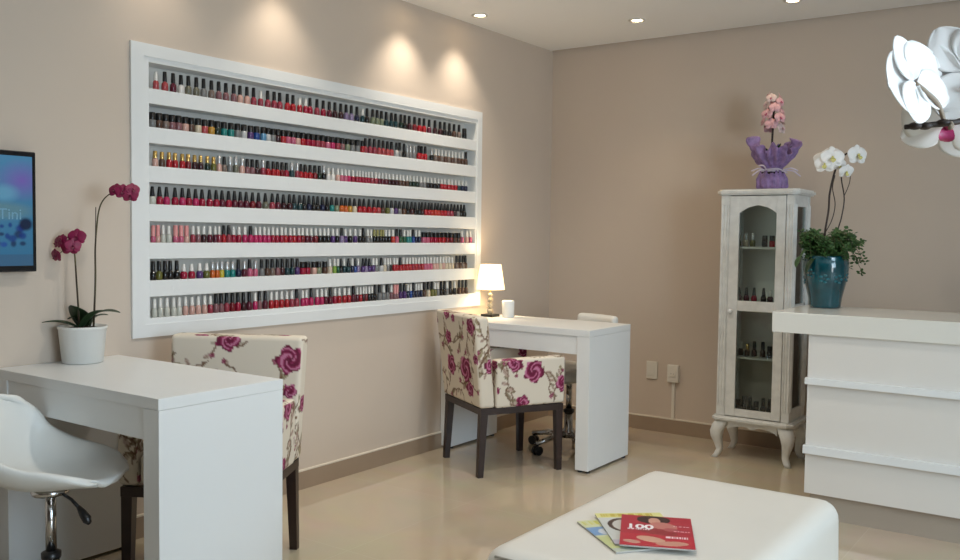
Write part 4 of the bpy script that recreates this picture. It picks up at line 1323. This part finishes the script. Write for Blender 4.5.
# ------------------------------------------------------------------ purple wrapped flower on the cabinet
t = thing('wrapped_flower', 'pink flower spike in crinkled purple wrapping on top of the cabinet', 'potted plant', (1.605, -0.265, 1.525))
bm = bmesh.new()
rn = random.Random(2)
def wrapf(u, v):
    a = 2 * PI * u
    prof = [(0, .070), (.06, .083), (.25, .086), (.42, .062), (.5, .056), (.6, .085), (.75, .118), (1.0, .132)]
    for (v0, r0), (v1, r1) in zip(prof[:-1], prof[1:]):
        if v <= v1:
            r = r0 + (r1 - r0) * (v - v0) / (v1 - v0); break
    cr = math.sin(7 * a + 2 * math.sin(3 * a) + 2 * v) * .45 + math.sin(16 * a + 9 * v) * .3 + math.sin(29 * a - 14 * v) * .22 * math.sin(5 * a + 11 * v)
    amp = .010 + .042 * max(0, v - .5) * 2
    z = .0005 + .245 * v + (.026 * math.sin(2 * a + .2) + .022 * math.sin(5 * a + 1) + .018 * math.sin(13 * a)) * max(0, v - .55) * 2
    r = r * (1 if v < .5 else .93) + amp * cr
    if v == 0: z = .0005
    return Vector((r * math.cos(a), r * math.sin(a) * (.85 if v > .5 else 1), z))
surf(bm, wrapf, 150, 30, True)
w_ = fin('purple_wrapping', bm, M['purple'], t, True)
solid(w_, .0012, 0, 0.0)
bm = bmesh.new(); lathe(bm, [(.055, .002), (.068, .1), (.05, .102)], 20)
fin('pot', bm, M['soil'], t, True)
bm = bmesh.new()
lathe(bm, [(.060, .100), (.064, .102), (.064, .112), (.060, .114)], 24, cap=False)
for (a, z, a2, z2) in ((-.06, .108, -.135, .075), (-.06, .108, -.14, .10), (-.05, .11, -.10, .13), (.05, .108, .135, .075), (.04, .11, .12, .105), (-.05, .112, .06, .095)):
    p0, p1 = RH * a - FH * .062 + ZV * z, RH * a2 - FH * .075 + ZV * z2
    tube(bm, spline([p0, (p0 + p1) / 2 + ZV * .012 - FH * .012, p1], 4), .0042, 6)
fin('ribbon', bm, M['ribbon'], t, True)
bm = bmesh.new(); tube(bm, spline([(0, 0, .09), RH * -.004 + ZV * .25, RH * .0 + ZV * .40, RH * .004 + ZV * .53], 6), [.006] * 13 + [.005] * 6, 8)
fin('flower_stem', bm, M['stem_dark'], t, True)
rn = random.Random(31)
for k in range(18):
    z = .345 + .19 * (k / 17.0)
    a = k * 2.4
    r = .066 * (1 - .5 * (k / 17.0)) * (0.75 if k < 3 else 1)
    p = Vector((r * math.cos(a), r * math.sin(a), z))
    orchid(t, p, Vector((math.cos(a), math.sin(a), .25)) - FH * .4, ZV, .078 - .020 * k / 17, M['pinkfl'] if k % 3 else M['pinkpale'], M['lip_pink'] if k % 2 else M['pinkfl'], 'flower', ls=.8, nu=4, nv=5)
for (a, z, w) in ((-.07, .24, .06), (.03, .26, .05), (.10, .25, .05)):
    leaf(t, Vector((0, 0, .11)), RH * a + ZV * z - FH * .05, w, M['leaf'], .01)
leaf(t, RH * .06 + ZV * .16, RH * .145 + ZV * .235 - FH * .03, .022, M['stem_dark'], .0)

# ------------------------------------------------------------------ white orchid close to the camera, its pot on a plant stand to the right
SX, SY, SZ = 3.45, -4.02, 0.78
t = thing('plant_stand', 'slim white plant stand holding the near orchid, right of the ottoman', 'plant stand', (SX, SY, 0))
bm = bmesh.new(); lathe(bm, [(.15, SZ - .025), (.155, SZ - .02), (.155, SZ - .004), (.15, SZ)], 32); fin('stand_top', bm, M['white'], t)
for k in range(3):
    a = 2 * PI * k / 3
    bm = bmesh.new(); tube(bm, [(.17 * math.cos(a), .17 * math.sin(a), 0), (.09 * math.cos(a), .09 * math.sin(a), SZ - .0255)], .014, 10); fin('leg', bm, M['white'], t)
t = thing('potted_orchid', 'large white orchid spray with pink lips close up at the right edge', 'potted plant', (SX, SY, SZ))
bm = bmesh.new()
lathe(bm, [(.065, .0005), (.07, .004), (.088, .14), (.092, .15), (.086, .151), (.08, .13), (.02, .128)], 32)
fin('pot', bm, M['potwhite'], t, True)
bm = bmesh.new(); lathe(bm, [(.08, .128), (.05, .138), (.01, .14)], 20); fin('bark', bm, M['soil'], t, True)
path = spline([Vector((0, 0, .13)), Vector((-.02, .0, .42)), Vector((-.08, -.05, .60)), Vector((-0.3397, -0.1785, 0.6210)), Vector((-0.3823, -0.2342, 0.6029)), Vector((-0.4093, -0.2536, 0.5981)), Vector((-0.4319, -0.2697, 0.5955))], 8)
bm = bmesh.new(); tube(bm, path, [.0055 - .0028 * i / len(path) for i in range(len(path))], 10)
for p in (Vector((-0.3973, -0.2474, 0.6002)), Vector((-0.4135, -0.2591, 0.5966)), Vector((-0.4225, -0.2655, 0.5965))):
    bmesh.ops.create_icosphere(bm, subdivisions=2, radius=.0055, matrix=Matrix.Translation(p) @ Matrix.Diagonal((1.4, 1.2, .8, 1)))
fin('flower_stem', bm, M['stem_dark'], t, True)
ped = mat('flower_stalk', rgb(150, 134, 116), 0.5)
for pts in ([Vector((-0.3968, -0.2445, 0.6027)), Vector((-0.4013, -0.2589, 0.6199)), Vector((-0.4117, -0.2716, 0.6321)), Vector((-0.4219, -0.2782, 0.6418))],
            [Vector((-0.3689, -0.2245, 0.6065)), Vector((-0.3760, -0.2283, 0.6263)), Vector((-0.3820, -0.2317, 0.6417))],
            [Vector((-0.3914, -0.2407, 0.6017)), Vector((-0.3878, -0.2508, 0.5960)), Vector((-0.3887, -0.2577, 0.5931))]):
    q = spline(pts, 5)
    bm = bmesh.new(); tube(bm, q, .0026, 8); fin('flower_stalk', bm, ped, t, True)
orchid(t, Vector((-0.4228, -0.2788, 0.6418)), Vector((-0.8608, 0.3562, -0.2656)), Vector((-0.4411, -0.2609, 0.8425)), .115, M['petal'], M['lip_pink'], ls=0.75, nu=12, nv=14)
orchid(t, Vector((-0.3798, -0.2229, 0.6583)), Vector((-0.1987, 0.8905, -0.1873)), Vector((-0.4858, -0.2865, 0.9418)), .125, M['petal'], M['lip_pink'], ls=0.75, nu=12, nv=14)
orchid(t, Vector((-0.3979, -0.2084, 0.6033)), Vector((0.2479, -0.7725, -0.4655)), Vector((0.3239, -0.2148, 0.7707)), .106, M['petal'], M['lip_pink'], ls=0.75, nu=12, nv=14)

# ------------------------------------------------------------------ wall sockets
t = thing('wall_switch_plate', 'blank white wall plate low on the back wall, left of the socket', 'wall plate', (0.785, -0.0005, 0.395), 0)
obox('plate', -.038, .038, -.010, 0, -.057, .057, M['outlet'], t, .003)
obox('blank_insert', -.022, .022, -.0125, -.0101, -.035, .035, M['outlet'], t, .001)
t = thing('wall_socket', 'white surface socket with a cable duct running down to the baseboard', 'socket', (0.936, -0.0005, 0.387), 0)
obox('socket_box', -.038, .038, -.028, 0, -.055, .055, M['outlet'], t, .004)
obox('socket_face', -.020, .020, -.0315, -.0281, -.018, .018, M['outlet'], t, .001)
bm = bmesh.new()
for q in (-.008, .008): lathe(bm, [(.0022, 0), (.0022, .0008)], 8, q, 0, 0)
h_ = fin('socket_hole', bm, M['blackp'], t); h_.rotation_euler = (PI / 2, 0, 0); h_.location = (0, -.0316, 0)
obox('cable_duct', -.010, .010, -.012, 0, -.2895, -.0555, M['outlet'], t, .001)

# ------------------------------------------------------------------ daylight and added ceiling fill
w = bpy.data.worlds.new('daylight')
scene.world = w
w.use_nodes = True
nt = w.node_tree
bg = nt.nodes['Background']
bg.inputs['Color'].default_value = (0.80, 0.90, 1.0, 1)
bg.inputs['Strength'].default_value = 0.5
def area(name, loc, target, sx, sy, power, col):
    l = bpy.data.lights.new(name, 'AREA')
    l.shape = 'RECTANGLE'
    l.size, l.size_y = sx, sy
    l.energy = power
    l.color = col
    o = bpy.data.objects.new(name, l)
    COL.objects.link(o)
    o.location = loc
    d = Vector(target) - Vector(loc)
    o.rotation_euler = d.to_track_quat('-Z', 'Z').to_euler()
    return o
WC = (WY0 + WY1) / 2
area('window_daylight', (XR + 0.9, WC, 2.35), (1.5, WC + 0.6, 0.25), 3.6, 2.2, 255, (0.63, 0.86, 1.04))
area('ceiling_fill', (XR + 0.5, WC, 0.5), (1.5, WC + .6, 2.5), 3.6, 0.9, 80, (0.95, 0.97, 1.0))  # added area light aimed upward to brighten the ceiling

scene.view_settings.view_transform = 'Standard'
scene.view_settings.look = 'None'
scene.view_settings.gamma = 1.0
scene.view_settings.use_curve_mapping = False
scene.view_settings.exposure = -0.26
scene.cycles.use_denoising = True
scene.cycles.max_bounces = 8
scene.cycles.diffuse_bounces = 4
scene.cycles.transparent_max_bounces = 12
scene.cycles.sample_clamp_indirect = 6.0
scene.cycles.caustics_reflective = False
scene.cycles.caustics_refractive = False
